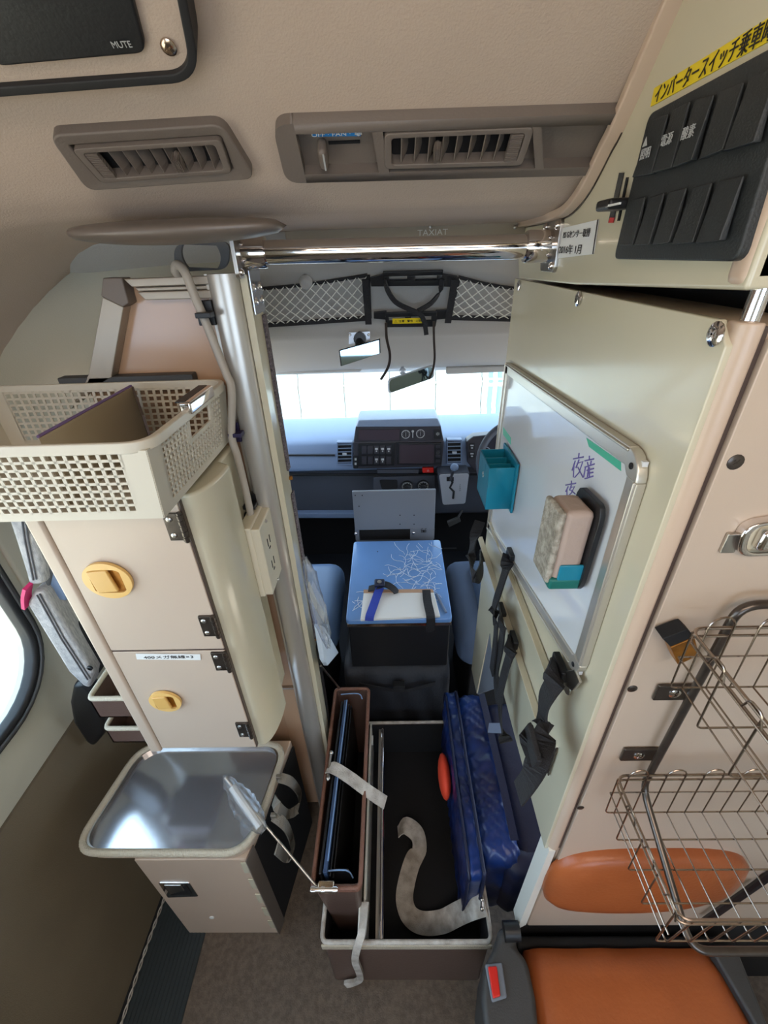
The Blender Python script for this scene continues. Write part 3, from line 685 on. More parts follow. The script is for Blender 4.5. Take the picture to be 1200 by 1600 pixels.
def basket(label, tlp, zh, yb, yf, x1, nrib):
    p=PY(*tlp,yb); x0=p.x; zt=p.z; zb=zt-zh
    t=thing('wire_basket',label,'basket',((x0+x1)/2,(yb+yf)/2,zb),'wire baskets on the cabinet door')
    rimr=.0016; r=.00095
    ins=.004
    T=[V((x0,yb,zt)),V((x1,yb,zt)),V((x1,yf,zt)),V((x0,yf,zt))]
    mb=MB(); mb.tube(rquad(T,.012,5),rimr,8,closed=True); link('rim_wire', mb, 'wire', t, smooth=True)
    mb=MB(); mb.tube(rquad([q+V((0,0,-.010)) for q in T],.012,5),rimr*.8,8,closed=True); link('second_rim_wire', mb, 'wire', t, smooth=True)
    B=[V((x0+.006,yb-.002,zb)),V((x1-.006,yb-.002,zb)),V((x1-.006,yf+.004,zb)),V((x0+.006,yf+.004,zb))]
    sp_=.0225; k=0; x=x0+.014
    while x+sp_<x1:       # hairpin wires: front lip, floor, up over the back rim in an arch, and back again
        mb=MB(); xa=x; xb=x+sp_
        arch=[V(((xa+xb)/2-sp_/2*math.cos(math.pi*j/8),yb-.002,zt+.002+.013*math.sin(math.pi*j/8))) for j in range(9)]
        mb.tube(bend([V((xa,yf,zt)),V((xa,yf+.004,zb)),V((xa,yb-.006,zb))],.006)+arch+bend([V((xb,yb-.006,zb)),V((xb,yf+.004,zb)),V((xb,yf,zt))],.006),r,6)
        link('hairpin_wire', mb, 'wire', t, smooth=True); x+=2*sp_
    for k in range(5):
        y=yb-.004+(yf-yb+.01)*k/4; mb=MB()
        mb.tube(bend([V((x0,y,zt)),V((x0+.004,y,zb-.002)),V((x1-.004,y,zb-.002)),V((x1,y,zt))],.006),r,6); link('cross_wire', mb, 'wire', t, smooth=True)
    mb=MB(); mb.tube([V((x0+.002,yb,(zt+zb)/2)),V((x1,yb,(zt+zb)/2))],r,6); mb.tube([V((x0+.002,yf,(zt+zb)/2)),V((x0+.002,yb,(zt+zb)/2))],r,6); link('side_wire', mb, 'wire', t, smooth=True)
    for k in range(3):
        mb=MB(); y0_=yb-.03-.04*k; mb.tube(bend([V((x0,y0_,zt-.010)),V((x0-.001,y0_-.004,zt+.004)),V((x0-.001,y0_-.016,zt+.004)),V((x0,y0_-.02,zt-.010))],.004),r,6)
        link('side_hairpin', mb, 'wire', t, smooth=True)
    return t
basket('upper wire basket of the two, beside the brass block',(1078,982),.075,.275,.10,.62,9)
basket('lower wire basket of the two, hanging over the tan backrest pad',(963,1212),.080,.282,.150,.62,11)
# brass block
Bq=[PY(x,y,.288) for x,y in ((1048,1012),(1086,996),(1093,1024),(1060,1040))]
t=thing('brass_clip','small tarnished brass clip block behind the upper wire basket','clip',PY(1060,1035,.285))
mb=MB(); mb.prism(Bq,(0,.015,0)); link('clip_face', mb, 'brass', t, bevel=.001)
mb=MB(); mb.prism([PY(x,y,.288) for x,y in ((1035,998),(1074,984),(1085,995),(1048,1011))],(0,.015,0)); link('clip_edge', mb, 'blackm', t, bevel=.001)

# ================================================================ BACKREST PAD + SEAT
cc=PY(1000,1372,.304); w_=(PY(1150,1372,.304)-PY(852,1372,.304)).length; h_=(PY(1000,1335,.304)-PY(1000,1414,.304)).length
mb=MB(); rows=[]
out=[]
for k in range(40):
    a=2*math.pi*k/40; ca=math.cos(a); sa=math.sin(a)
    x=w_/2*math.copysign(abs(ca)**.62,ca); z=h_/2*math.copysign(abs(sa)**.62,sa)
    if ca>0 and sa<0: z*=1-.25*ca
    out.append((x,z))
for s,dy in ((1,0.004),(1.0,-.008),(.94,-.016),(.8,-.021),(.5,-.024),(.02,-.025)):
    rows.append([cc+V((x*s,dy,z*(1-(1-s)*1.0))) for x,z in out]+[cc+V((out[0][0]*s,dy,out[0][1]*s))])
mb.grid(rows); tag(link('backrest_pad',mb,'orange',smooth='full'),'long oval tan leather backrest pad on the wall below the racks','pad')
t=thing('attendant_seat','tan leather attendant seat with black plastic sides and red buckle','seat',(.44,.1,0))
sz=.38
yb=PZ(830,1478,sz).y; xl=PZ(822,1482,sz).x; xr=PZ(1112,1480,sz).x; xr2=PZ(1185,1600,sz).x
mb=MB(); nx,ny=24,16; rows=[]
for j in range(ny+1):
    y=yb-(yb+.30)*j/ny; row=[]
    for i in range(nx+1):
        s=i/nx; xr_=xr+(.03)*min(1,(yb-y)/.3); x=xl+(xr_-xl)*s
        edge=min(s,1-s)*nx/2.2; e2=j/1.6
        z=sz-.012*max(0,1-edge)**2-.015*max(0,1-e2)**2+.002*math.sin(x*60+y*25)*math.sin(y*40)
        row.append(V((x,y,z)))
    rows.append([row[0]-V((0,0,.07))]+row+[row[-1]-V((0,0,.07))])
rows.insert(0,[p-V((0,-.002,.08)) for p in rows[0]])
mb.grid(rows); link('cushion',mb,'orange',t,smooth='full')
mb=MB(); mb.box((xl+.01,-.30,.20),(xr,yb-.02,.33)); link('seat_pan',mb,'black',t,bevel=.01)
mb=MB(); mb.box((xl+.08,-.25,0),(xr-.08,yb-.08,.2)); link('pedestal',mb,'blackm',t,bevel=.01)
# left side moulding with buckle
zS=.40
prof=[(772,1480),(780,1448),(800,1445),(812,1452),(806,1478),(825,1500),(838,1560),(845,1640),(760,1640),(752,1560),(756,1510)]
pts=[PZ(x,y,zS) for x,y in prof]
mb=MB(); mb.prism(pts,(0,0,-.16)); sd=link('side_moulding',mb,'dgrey',t,bevel=.012,seg=4)
mb=MB(); c=PZ(774,1535,zS); mb.prism([c+(PZ(x,y,zS)-c)+V((0,0,.001)) for x,y in ((757,1508),(784,1505),(792,1560),(768,1568))],(0,0,.006)); bk=link('buckle_housing',mb,'plate',sd,bevel=.003)
mb=MB(); mb.prism([PZ(x,y,zS+.008) for x,y in ((762,1511),(776,1510),(782,1557),(770,1561))],(0,0,.004)); link('buckle_button',mb,'red',sd,bevel=.002,label='red release button')
mb=MB(); mb.cyl(PZ(795,1455,zS+.005)+V((-.01,0,0)),PZ(795,1455,zS+.005)+V((.02,0,0)),.016,20); link('pivot',mb,'black',t,smooth=True)
pts=[PZ(x,y,.385) for x,y in ((1108,1478),(1150,1476),(1200,1600),(1230,1660),(1200,1660),(1180,1600))]
mb=MB(); mb.prism(pts,(0,0,-.14)); link('side_moulding',mb,'dgrey',t,bevel=.006,seg=3)
mb=MB(); mb.box((xl-.01,yb+.004,.20),(xr+.07,.305,.345)); link('hinge_beam',mb,'blackm',t,bevel=.006)
mb=MB(); a=PY(1100,1440,.30); b=PY(1205,1366,.30); mb.tube([a,b],.006,8); tag(link('hose',mb,'black',smooth=True),'black hose slanting along the wall behind the lower wire basket','hose')

# ================================================================ LEFT PARTITION, POST
PYL=.70
t=thing('partition','beige partition with aluminium edge frame behind the door cabinet','partition',(-.4,.71,.0))
frL=[PY(x,y,PYL) for x,y in ((196,470),(335,468),(500,1250),(300,1250),(60,700),(140,585))]
zt=PY(330,432,PYL).z; xa=PY(165,437,PYL); xb=PY(330,430,PYL)
outl=[V((xa.x,PYL,zt)),V((-.215,PYL,zt)),V((-.215,PYL,.02)),V((XL+.02,PYL,.02)),V((XL+.02,PYL,PY(140,585,PYL).z-.10)),V((PY(140,585,PYL).x,PYL,PY(140,585,PYL).z)),V((PY(160,468,PYL).x,PYL,PY(160,468,PYL).z))]
outl=[V((-.395,.712,zt-.01)),V((-.215,.712,zt-.01)),V((-.215,.712,.02)),V((-.50,.712,.02)),V((-.50,.712,1.38))]
mb=MB(); mb.prism(outl,(0,.012,0)); link('panel_sheet',mb,'tan',t)
a1=PY(160,437,.69); a2=PY(345,430,.69); b1=PY(195,470,.69); b2=PY(345,466,.69)
mb=MB(); 
def lerp(a,b,s): return V(a)*(1-s)+V(b)*s
for s0,s1,dy in ((0,.38,0),(.42,.60,.005),(.62,1,0)):
    mb.slab([lerp(a1,b1,s0)+V((.03,dy,0)),lerp(a2,b2,s0)+V((0,dy,0)),lerp(a2,b2,s1)+V((0,dy,0)),lerp(a1,b1,s1)+V((.03,dy,0))],(0,.022,0))
link('top_rail',mb,'dull',t,bevel=.0015)
mb=MB(); mb.prism([PY(x,y,.686) for x,y in ((160,434),(190,434),(201,474),(192,480),(157,463))],(0,.026,0)); link('corner_joint',mb,'greybrown',t,bevel=.002)
mb=MB(); mb.prism([PY(x,y,.69) for x,y in ((160,464),(193,480),(174,590),(130,620),(110,640),(138,585))],(0,.022,0)); link('edge_rail',mb,'dull',t,bevel=.0015)
mb=MB(); mb.slab([PY(x,y,.7095) for x,y in ((193,480),(196,474),(180,590),(176,590))],(0,.002,0)); link('rail_seam',mb,'blackm',t)
mb=MB(); mb.slab([(-.31,.708,.60),(-.212,.708,.60),(-.212,.708,.02),(-.31,.708,.02)],(0,.004,0)); link('lower_sheet',mb,'tan',t,bevel=.001)
mb=MB(); mb.slab([(-.31,.704,.606),(-.212,.704,.606),(-.212,.704,.60),(-.31,.704,.60)],(0,.006,0)); link('sheet_joint',mb,'steel',t)
# post
p0=PY(336,432,.68); p1=PY(383,428,.68); q0=PY(455,1000,.68); q1=PY(492,1000,.68)
xa_=(PY(345,520,.68).x+PY(430,960,.68).x)/2; xb_=(PY(390,520,.68).x+PY(478,960,.68).x)/2-.011
t=thing('post','aluminium corner post rising from the floor to the left flange','post',((xa_+xb_)/2,.69,.0))
wd=xb_-xa_; pr=[]
for k in range(13):
    a=math.pi*(1+k/12); pr.append(((xa_+xb_)/2+wd/2*math.cos(a)*-1 if False else (xa_+xb_)/2+wd/2*math.cos(a), .690+.014*math.sin(a)))
pr+=[(xb_,.73),(xa_,.73)]
mb=MB(); mb.prism([(x,y,.0) for x,y in pr],(0,0,1.532)); link('post_profile',mb,'post',t,smooth=True)
mb=MB(); mb.box((xa_-.006,.694,0),(xa_-.0005,.716,1.532)); link('post_lip',mb,'alu',t)
XP=-.200
t=thing('side_board','cream board lining the gangway beside the corner post','board',(XP,.77,.1))
def ye(x,y): return PX(x,y,XP).y
mb=MB(); ya=.728; yb_=.750; zt_=1.53
mb.box((xb_+.0005,ya-.036,.1),(XP,yb_,zt_)); link('board_sheet',mb,'cream',t,bevel=.001)
mb=MB()
for (y0_,y1_) in ((410,730),(770,1010),(1030,1160)):
    pass
vel=[((413,490),(452,728)),((455,770),(489,1010)),((490,1030),(520,1175))]
for k,(a,b) in enumerate(vel):
    za=PX(*a,XP).z; zb=PX(*b,XP).z; mb=MB(); mb.box((XP,yb_-.014,min(za,zb)),(XP+.004,yb_+.003,max(za,zb))); link('hook_strip',mb,'velcro' if k<2 else 'black',t,bevel=.0008,label='fuzzy dark hook and loop strip')
for y in (742,1022):
    mb=MB(); p=PX(455 if y<800 else 489,y,XP+.001); mb.obox((XP+.003,yb_-.004,p.z),(.003,0,0),(0,.003,0),(0,0,.003)); link('rivet',mb,'brass',t)
# bolt plate under the flange
pq=[PX(x,y,XP+.003) for x,y in ((372,428),(401,424),(412,488),(384,500))]
z0=PX(390,497,XP+.003).z; z1=PX(390,422,XP+.003).z
t=thing('bolt_plate','mirror steel plate with four dome bolts below the left flange','plate',(XP,.72,z0))
mb=MB(); mb.box((XP+.001,.695,z0),(XP+.004,.752,z1)); link('steel_plate',mb,'stain',t,bevel=.001)
for y_ in (.706,.740):
    for z_ in (z0+.018,z1-.022):
        mb=MB(); mb.ball((XP+.004,y_,z_),.006,12,8,(.6,1,1)); link('dome_bolt',mb,'chrome',t,smooth=True)
# ring bracket
c=PY(311,392,.72); t=thing('ring_bracket','grey bracket plate with a large round hole above the partition frame','bracket',PY(311,425,.72))
Q=[PY(x,y,.72) for x,y in ((270,382),(360,376),(356,421),(274,425))]
mb=MB(); o_=rquad(Q,.016,7); n_=len(o_); cc=PY(314,399,.72); r=.028
ii=[]
for p in o_:
    a=math.atan2(p.z-cc.z,p.x-cc.x); ii.append(cc+V((r*math.cos(a),0,r*.86*math.sin(a))))
mb.ring(o_,ii,(0,.006,0)); link('bracket_plate',mb,'dgrey',t,bevel=.001)
# cable with mounts + outlet
t=thing('power_cable','grey power cable running down the partition to the outlet box','cable',PY(385,820,.67))
pts=[PY(283,432,.70),PY(274,424,.69),PY(277,414,.685),PY(289,425,.675),PY(303,460,.672),PY(320,500,.672),PY(340,550,.672),PY(354,585,.668),PY(362,610,.665),PY(362,680,.66),PY(370,710,.658),PY(380,750,.655),PY(391,800,.65),PY(393,822,.648)]
mb=MB(); mb.tube(cm(pts,6),.0062,12); link('cable_sheath',mb,'cable',t,smooth='full')
mounts=[((303,470),(338,508),(320,492)),((362,660),(378,690),(369,678)),((378,772),(406,802),(391,790))]
for a,b,c in mounts:
    A=PY(*a,.682); B=PY(*b,.682); m_='purpleplug' if a[1]==660 else 'black'
    mb=MB(); mb.box((A.x,.680,B.z),(B.x,.692,A.z)); mo=link('cable_mount',mb,m_,t,bevel=.001)
    p=PY(*c,.664); mb=MB(); mb.obox(p,Xv*.011,Zv*.0035,Yv*.009); link('tie',mb,m_,mo,bevel=.001)
t=thing('outlet_box','cream twin outlet box screwed to the partition at the cable end','outlet box',PY(400,935,.63))
a=PY(376,828,.60); b=PY(398,826,.60); c=PY(420,930,.60); d=PY(392,937,.60)
zt_=(a.z+b.z)/2; zb_=(c.z+d.z)/2; x0=(a.x+d.x)/2; x1=(b.x+c.x)/2-.001
mb=MB(); mb.box((x0,.600,zb_),(x1-.006,.69,zt_)); link('box_body',mb,'outlet',t,bevel=.003)
mb=MB(); mb.box((x1-.008,.602,zb_+.003),(x1+.008,.69,zt_-.003)); link('face_plate',mb,'outlet',t,bevel=.003)
for k,fz in enumerate((.68,.36)):
    z=zb_+(zt_-zb_)*fz; mb=MB()
    for dy in (.628,.642): mb.box((x1+.0075,dy,z-.008),(x1+.0087,dy+.0025,z+.008))
    mb.box((x1+.0075,.632,z-.016),(x1+.0087,.640,z-.013)); link('socket',mb,'blackm',t)
for fz in (.06,.94):
    screw((x1+.0085,.64,zb_+(zt_-zb_)*fz),Xv,.003,t)
p=PY(382,807,.66); mb=MB(); mb.cyl(p-Xv*.012,p+Xv*.010,.0085,14); tag(link('cable_gland',mb,'black',smooth=True),'black gland knob just above the outlet box','knob')

# ================================================================ DOOR CABINET (left)
CY=.50
x0,x1,z0,z1=-.507,-.279,.692,1.28
t=thing('door_cabinet','cream wall cabinet with two stacked doors and yellow pulls','cabinet',((x0+x1)/2,.59,z0))
mb=MB(); pr=[(x0,.505),(x1-.004,.505)]
for k in range(9):
    a=math.radians(-90+ (60)*k/8); pr.append((x1-.012+.045*math.cos(a)*.9, .55+.045*math.sin(a)))
pr+=[(-.236,.60),(-.236,.705),(x0,.705)]
pr=[(x0,.503),(x1,.503)]+[(x1+.030*math.sin(a), .503+.085*(1-math.cos(a))) for a in [math.pi/2*k/8 for k in range(1,9)]]+[(x1+.030,.600),(-.268,.612),(-.268,.680),(x0,.680)]
mb.prism([(x,y,z0) for x,y in pr],(0,0,z1-z0)); link('carcass',mb,'cream',t,bevel=.005,seg=3)
mb=MB(); mb.slab([(x0,.492,z0),(x0+.024,.492,z0),(x0+.024,.492,z1),(x0,.492,z1)],(0,.014,0)); link('edge_strip',mb,'cream2',t,bevel=.005,seg=3)
zs=.989; gx0=x0+.027; gx1=x1-.009
for (a,b,cz,cx,lab) in ((zs+.002,z1-.006,1.137,-.436,None),(z0+.012,zs-.002,.844,-.431,None)):
    mb=MB(); mb.box((gx0,.494,a),(gx1,.504,b)); d=link('door',mb,'cream2',t,bevel=.0015)
    big = cz>1
    ex=.036 if big else .029; ez=.033 if big else .027
    c=PY(168,908,.488) if big else PY(258,1097,.488)
    el=[(math.cos(2*math.pi*k/36),math.sin(2*math.pi*k/36)) for k in range(36)]
    h=thing('pull_handle','x','x',c); del h['label'],h['category']
    C.objects.unlink(h); 
    mb=MB(); o_=[c+V((ex*a_,0,ez*b_)) for a_,b_ in el]; i_=[c+V((ex*.78*max(-.85,min(.85,a_*1.1)),-.0015,ez*.72*max(-.9,min(.9,b_*1.1)))) for a_,b_ in el]
    mb.ring([p+V((0,-.001,0)) for p in o_],i_,(0,.005,0)); hd=link('pull_handle',mb,'yellow',d,smooth=True,label='yellow oval recessed pull')
    mb=MB(); mb.prism([p+V((0,.004,0)) for p in i_],(0,.002,0)); mb2=mb; link('pull_recess',mb,'brass',t)
    mb=MB(); mb.slab([c+V((-ex*.66,-.004,ez*.60)),c+V((ex*.20,-.004,ez*.66)),c+V((ex*.34,-.004,-ez*.55)),c+V((-ex*.55,-.004,-ez*.62))],(0,.006,0)); link('pull_lever',mb,'yellow2',t,bevel=.002)
for (px,py) in ((280,823),(330,978),(350,1033),(383,1140)):
    p=PY(px,py,.492); p.x=gx1-.004
    mb=MB(); mb.box((p.x-.020,.490,p.z-.022),(p.x+.001,.4945,p.z+.022)); h=link('hinge',mb,'dsteel',t,bevel=.001)
    mb=MB(); mb.cyl((p.x+.004,.4895,p.z-.024),(p.x+.004,.4895,p.z+.024),.0035,10)
    for k in range(5): mb.lathe((p.x+.004,.4895,p.z-.022+.009*k),Zv,[(.0042,0),(.0042,.0065),(.003,.007)],10)
    link('hinge_pin',mb,'dsteel',h,smooth=True)
    for dz in (-.013,.013): screw((p.x-.012,.4898,p.z+dz),-Yv,.0042,h,'steel',h=.002)
for a_,b_ in (((gx1,.4965,z0+.01),(gx1+.0022,.5005,z1-.004)),((gx0,.4965,zs-.0022),(gx1,.5005,zs+.0022))):
    mb=MB(); mb.box((a_[0],.4955,a_[2]),(b_[0],.5035,b_[2])); link('door_gap',mb,'cardd',t)
q=[PY(x,y,.493) for x,y in ((212,1021),(313,1022),(314,1031),(214,1030))]
lt=thing('name_label','narrow white printed label at the top of the lower cabinet door','label',q[3])
mb=MB(); mb.slab(q,(0,-.0006,0)); link('label_paper',mb,'paper',lt)
text('400メガ無線×3',sum(q,V())/4+V((0,-.0010,0)),Xv,Zv,.0085,'ink',lt,width=.085)

# ================================================================ PLASTIC BASKET
t=thing('storage_basket','white perforated plastic basket on top of the door cabinet','basket',(-.42,.55,1.285))
bx0,bx1,by0,by1,zb,zt=-.655,-.262,.425,.688,1.289,1.387
ins=.018
T=[V((bx0,by0,zt)),V((bx1,by0,zt)),V((bx1,by1,zt)),V((bx0,by1,zt))]
Bt=[V((bx0+ins,by0+ins*.3,zb)),V((bx1-ins*.55,by0+ins*.3,zb)),V((bx1-ins*.55,by1-ins,zb)),V((bx0+ins,by1-ins,zb))]
mb=MB(); mb.ring(rquad([p+(p-V(((bx0+bx1)/2,(by0+by1)/2,zt))).normalized()*.006 for p in T],.03,6),rquad([p-(p-V(((bx0+bx1)/2,(by0+by1)/2,zt))).normalized()*.004 for p in T],.026,6),(0,0,-.013)); link('rim',mb,'basket',t,bevel=.002,seg=3)
def perf(name, tl,tr,br,bl, nx, ny, skip=None, solid=(.10,.90), corner=.03, bw=.34):
    Q=[tl,tr,br,bl]; n=(Q[1]-Q[0]).cross(Q[3]-Q[0]).normalized()*.0009; mb=MB()
    L=(Q[1]-Q[0]).length; a0=corner/L; a1=1-a0
    for a,b in ((0,a0),(a1,1)):
        mb.slab([quadmap(Q,a,.10)-n,quadmap(Q,b,.10)-n,quadmap(Q,b,1)-n,quadmap(Q,a,1)-n],n*2)
    mb.slab([quadmap(Q,a0,.90)-n,quadmap(Q,a1,.90)-n,quadmap(Q,a1,1)-n,quadmap(Q,a0,1)-n],n*2)
    for i in range(nx+1):
        a=a0+(a1-a0)*i/nx; h=(a1-a0)/nx*bw/2
        if skip and skip[0]<a<skip[1]: b0=skip[2]
        else: b0=.10
        mb.slab([quadmap(Q,a-h,b0)-n,quadmap(Q,a+h,b0)-n,quadmap(Q,a+h,.9)-n,quadmap(Q,a-h,.9)-n],n*2)
    for j in range(ny+1):
        b=.12+.78*j/ny; h=.78/ny*bw/2
        segs=[(a0,a1)] if not (skip and b<skip[2]) else [(a0,skip[0]),(skip[1],a1)]
        for s0,s1 in segs: mb.slab([quadmap(Q,s0,b-h)-n,quadmap(Q,s1,b-h)-n,quadmap(Q,s1,b+h)-n,quadmap(Q,s0,b+h)-n],n*2)
    if skip:
        a,b,cb=skip; mb.slab([quadmap(Q,a-.02,.1)-n*1.5,quadmap(Q,a+.01,.1)-n*1.5,quadmap(Q,a+.01,cb)-n*1.5,quadmap(Q,a-.02,cb)-n*1.5],n*3)
        mb.slab([quadmap(Q,b-.01,.1)-n*1.5,quadmap(Q,b+.02,.1)-n*1.5,quadmap(Q,b+.02,cb)-n*1.5,quadmap(Q,b-.01,cb)-n*1.5],n*3)
        mb.slab([quadmap(Q,a-.02,cb)-n*1.5,quadmap(Q,b+.02,cb)-n*1.5,quadmap(Q,b+.02,cb+.06)-n*1.5,quadmap(Q,a-.02,cb+.06)-n*1.5],n*3)
    link(name,mb,'basket',t)
perf('front_wall',T[0],T[1],Bt[1],Bt[0],27,8)
perf('side_wall',T[1],T[2],Bt[2],Bt[1],20,10,skip=(.42,.72,.40))
perf('back_wall',T[2],T[3],Bt[3],Bt[2],27,8)
perf('side_wall',T[3],T[0],Bt[0],Bt[3],18,8)
mb=MB(); mb.slab(Bt,(0,0,.002)); link('floor_plate',mb,'basket',t)
a=lerp(T[1],T[2],.40)+V((.002,0,.002)); b=lerp(T[1],T[2],.72)+V((.002,0,.002))
mb=MB(); mb.obox((a+b)/2,(b-a)/2,V((.008,0,0)),V((0,0,.008))); tag(link('handle_clip',mb,'chrome',t,bevel=.003,label='clear and black clip-on handle'),'','') 
o=bpy.data.objects['handle_clip']; o['label']='chrome and black clip-on handle'; del o['category']
mb=MB(); mb.obox((a+b)/2+V((-.006,-.0,.0075)),(b-a)*.47,V((.006,0,0)),V((0,0,.001))); link('handle_grip',mb,'black',t)
# file in basket
g1=PZ(205,604,1.383); g2=PZ(60,684,1.383); g3=PZ(238,690,1.383)
t=thing('document_file','tan document file standing open in the plastic basket','file',(g1+g2)/2-V((0,0,.09)))
mb=MB(); mb.slab([g1,g2,g2-V((0,0,.088)),g1-V((0,0,.088))],V((.003,-.003,0))); link('cover',mb,'card',t)
mb=MB(); g4=lerp(g1,PZ(240,700,1.37),.55); mb.slab([g1,g4,g4-V((0,0,.088)),g1-V((0,0,.088))],V((.003,.001,0))); link('flap',mb,'cardd',t)
mb=MB(); mb.tube([g1+V((0,0,.001)),g2+V((0,0,.001))],.002,6); link('edge_binding',mb,'cardp',t)
mb=MB(); p=PY(95,595,.697); q_=PY(302,583,.697); r_=PY(302,603,.697)
mb.box((p.x,.690,r_.z),(q_.x,.710,q_.z)); tag(link('shelf_strip',mb,'dgrey',bevel=.002),'dark strip on the partition right behind the plastic basket','strip')

# ================================================================ STAINLESS-TOP BOX
BYF=.398
t=thing('step_box','cream equipment box with stainless steel tray top on the floor','box',(-.45,.5,0))
ft=[(-.575,BYF),(-.332,BYF),(-.318,.46),(-.285,.66),(-.56,.66)]
mb=MB(); mb.prism([(x,y,.0) for x,y in ft],(0,0,.45)); link('box_body',mb,'beige',t,bevel=.003)
mb=MB(); mb.slab([(-.3265,.425,.43),(-.2835,.655,.43),(-.2835,.655,.01),(-.3265,.425,.01)],(.004,0,0)); link('side_recess',mb,'blackm',t)
mb=MB(); mb.slab([(-.3325,.394,.45),(-.3245,.425,.45),(-.3245,.425,0),(-.3325,.394,0)],(.003,0,0)); link('edge_batten',mb,'greybrown',t,bevel=.001)
# corrugated corner guard
for k in range(5):
    mb=MB(); z=.05+k*.085; mb.slab([(-.345,BYF-.001,z),(-.331,BYF-.001,z),(-.331,BYF-.001,z+.05),(-.345,BYF-.001,z+.05)],(0,-.002,0)); link('guard_step',mb,'cream',t)
zr=.485
rim=[PZ(x,y,zr) for x,y in ((165,1157),(425,1152),(385,1333),(112,1325))]
rim=[V((-.655,.60,zr)),V((-.262,.62,zr)),V((-.322,.394,zr)),V((-.656,.396,zr))]
rim=[PZ(158,1150,zr),PZ(432,1146,zr),PZ(388,1333,zr),PZ(112,1332,zr)]
rim[0].y=rim[1].y=.63; rim[0].x=-.66; rim[1].x=-.285
ro=rquad(rim,.055,8)
cc=sum(ro,V())/len(ro)
mb=MB(); mb.prism([cc+(p-cc)*.985-V((0,0,.035)) for p in ro],(0,0,.022)); link('top_board',mb,'beige',t,bevel=.004)
mb=MB(); mb.ring([cc+(p-cc)*.985-V((0,0,.012)) for p in ro],[cc+(p-cc)*.945-V((0,0,.012)) for p in ro],(0,0,.012)); link('tray_edge',mb,'steel',t)
mb=MB(); mb.prism([cc+(p-cc)*.95-V((0,0,.014)) for p in ro],(0,0,.003)); link('steel_top',mb,'stain',t,label='polished stainless steel top')
mb=MB(); mb.tube(ro,.0072,10,closed=True); link('braided_rim',mb,'braid',t,smooth='full')
# ridges on rim
mb=MB(); per=0
pts=[]
for i in range(len(ro)):
    a=ro[i]; b=ro[(i+1)%len(ro)]; L=(b-a).length; k=max(1,int(L/.004))
    for j in range(k): pts.append((lerp(a,b,j/k),(b-a).normalized()))
for p,d in pts[::1]:
    mb.lathe(p-d*.0007,d,[(.0078,0),(.0078,.0014)],8)
link('rim_winding',mb,'braid',t)
c=PY(275,1390,BYF); mb=MB(); mb.prism(rquad([PY(x,y,BYF-.002) for x,y in ((247,1380),(296,1380),(310,1401),(262,1403))],.004,4),(0,.004,0)); l_=link('latch_plate',mb,'chrome',t,bevel=.001)
mb=MB(); mb.prism([PY(x,y,BYF-.004) for x,y in ((256,1385),(290,1385),(299,1398),(267,1399))],(0,.003,0)); link('latch_cup',mb,'blackm',l_)
mb=MB(); mb.prism([PY(x,y,BYF-.006) for x,y in ((256,1384),(282,1384),(288,1392),(266,1398))],(0,.003,0)); link('latch_handle',mb,'steel',l_,bevel=.001)
mb=MB(); mb.lathe(PY(331,1433,BYF),-Yv,[(.006,0),(.006,.002),(.003,.003)],14); link('plug',mb,'paper',t,smooth=True)
# velcro straps behind box
for k,(pts,lab) in enumerate((([(436,1215,.34),(455,1222,.35),(468,1240,.345),(466,1262,.335),(450,1272,.33),(435,1262,.335),(428,1250,.34)],'upper curled grey strap hooked behind the box'),([(428,1275,.24),(446,1290,.26),(455,1310,.27),(458,1330,.25),(448,1340,.235),(432,1326,.235)],'lower curled grey strap hooked behind the box'))):
    P_=[PX(x,y,-.27+.02*(i%2)) for i,(x,y,z) in enumerate(pts)]
    mb=MB(); mb.ribbon(cm(P_,5),(.2,.9,.4),.020,.003); tt=thing('curled_strap',lab,'strap',P_[0],'curled grey straps'); link('webbing_band',mb,'greydk',tt)
    mb=MB(); mb.obox(P_[0],(.006,0,0),(0,.004,0),(0,0,.008)); link('clip',mb,'steel',tt,bevel=.001)
# wrapped rod leaning
a=PZ(497,1388,.43); b=PZ(352,1215,.56)
t=thing('wrapped_rod','thin steel rod with plastic-wrapped tip leaning across the box corner','rod',a)
mb=MB(); mb.cyl(a,b,.0028,10); link('rod_shaft',mb,'steel',t,smooth=True)
mb=MB(); rows=[]
p1=PZ(412,1300,.50); p2=PZ(350,1212,.565)
d=(p2-p1); u=d.normalized().orthogonal().normalized(); v=d.normalized().cross(u)
for k in range(15):
    s=k/14; r=.006+.017*math.sin(math.pi*min(1,s*1.15))**.8 if s<.85 else .012*(1-s)/.15+.002
    rows.append([p1+d*s+(u*math.cos(2*math.pi*j/18)*1.0+v*math.sin(2*math.pi*j/18)*.7)*r*(1+.22*math.sin(j*2.7+k*1.9)+.12*random.random()) for j in range(18)])
    rows[-1].append(rows[-1][0])
mb.grid(rows); link('plastic_wrap',mb,'clearm',t,smooth='full')
mb=MB(); mb.tube([p1+d*.1,p1+d*.8],.007,8); link('wrapped_tip',mb,'paper',t,smooth=True)

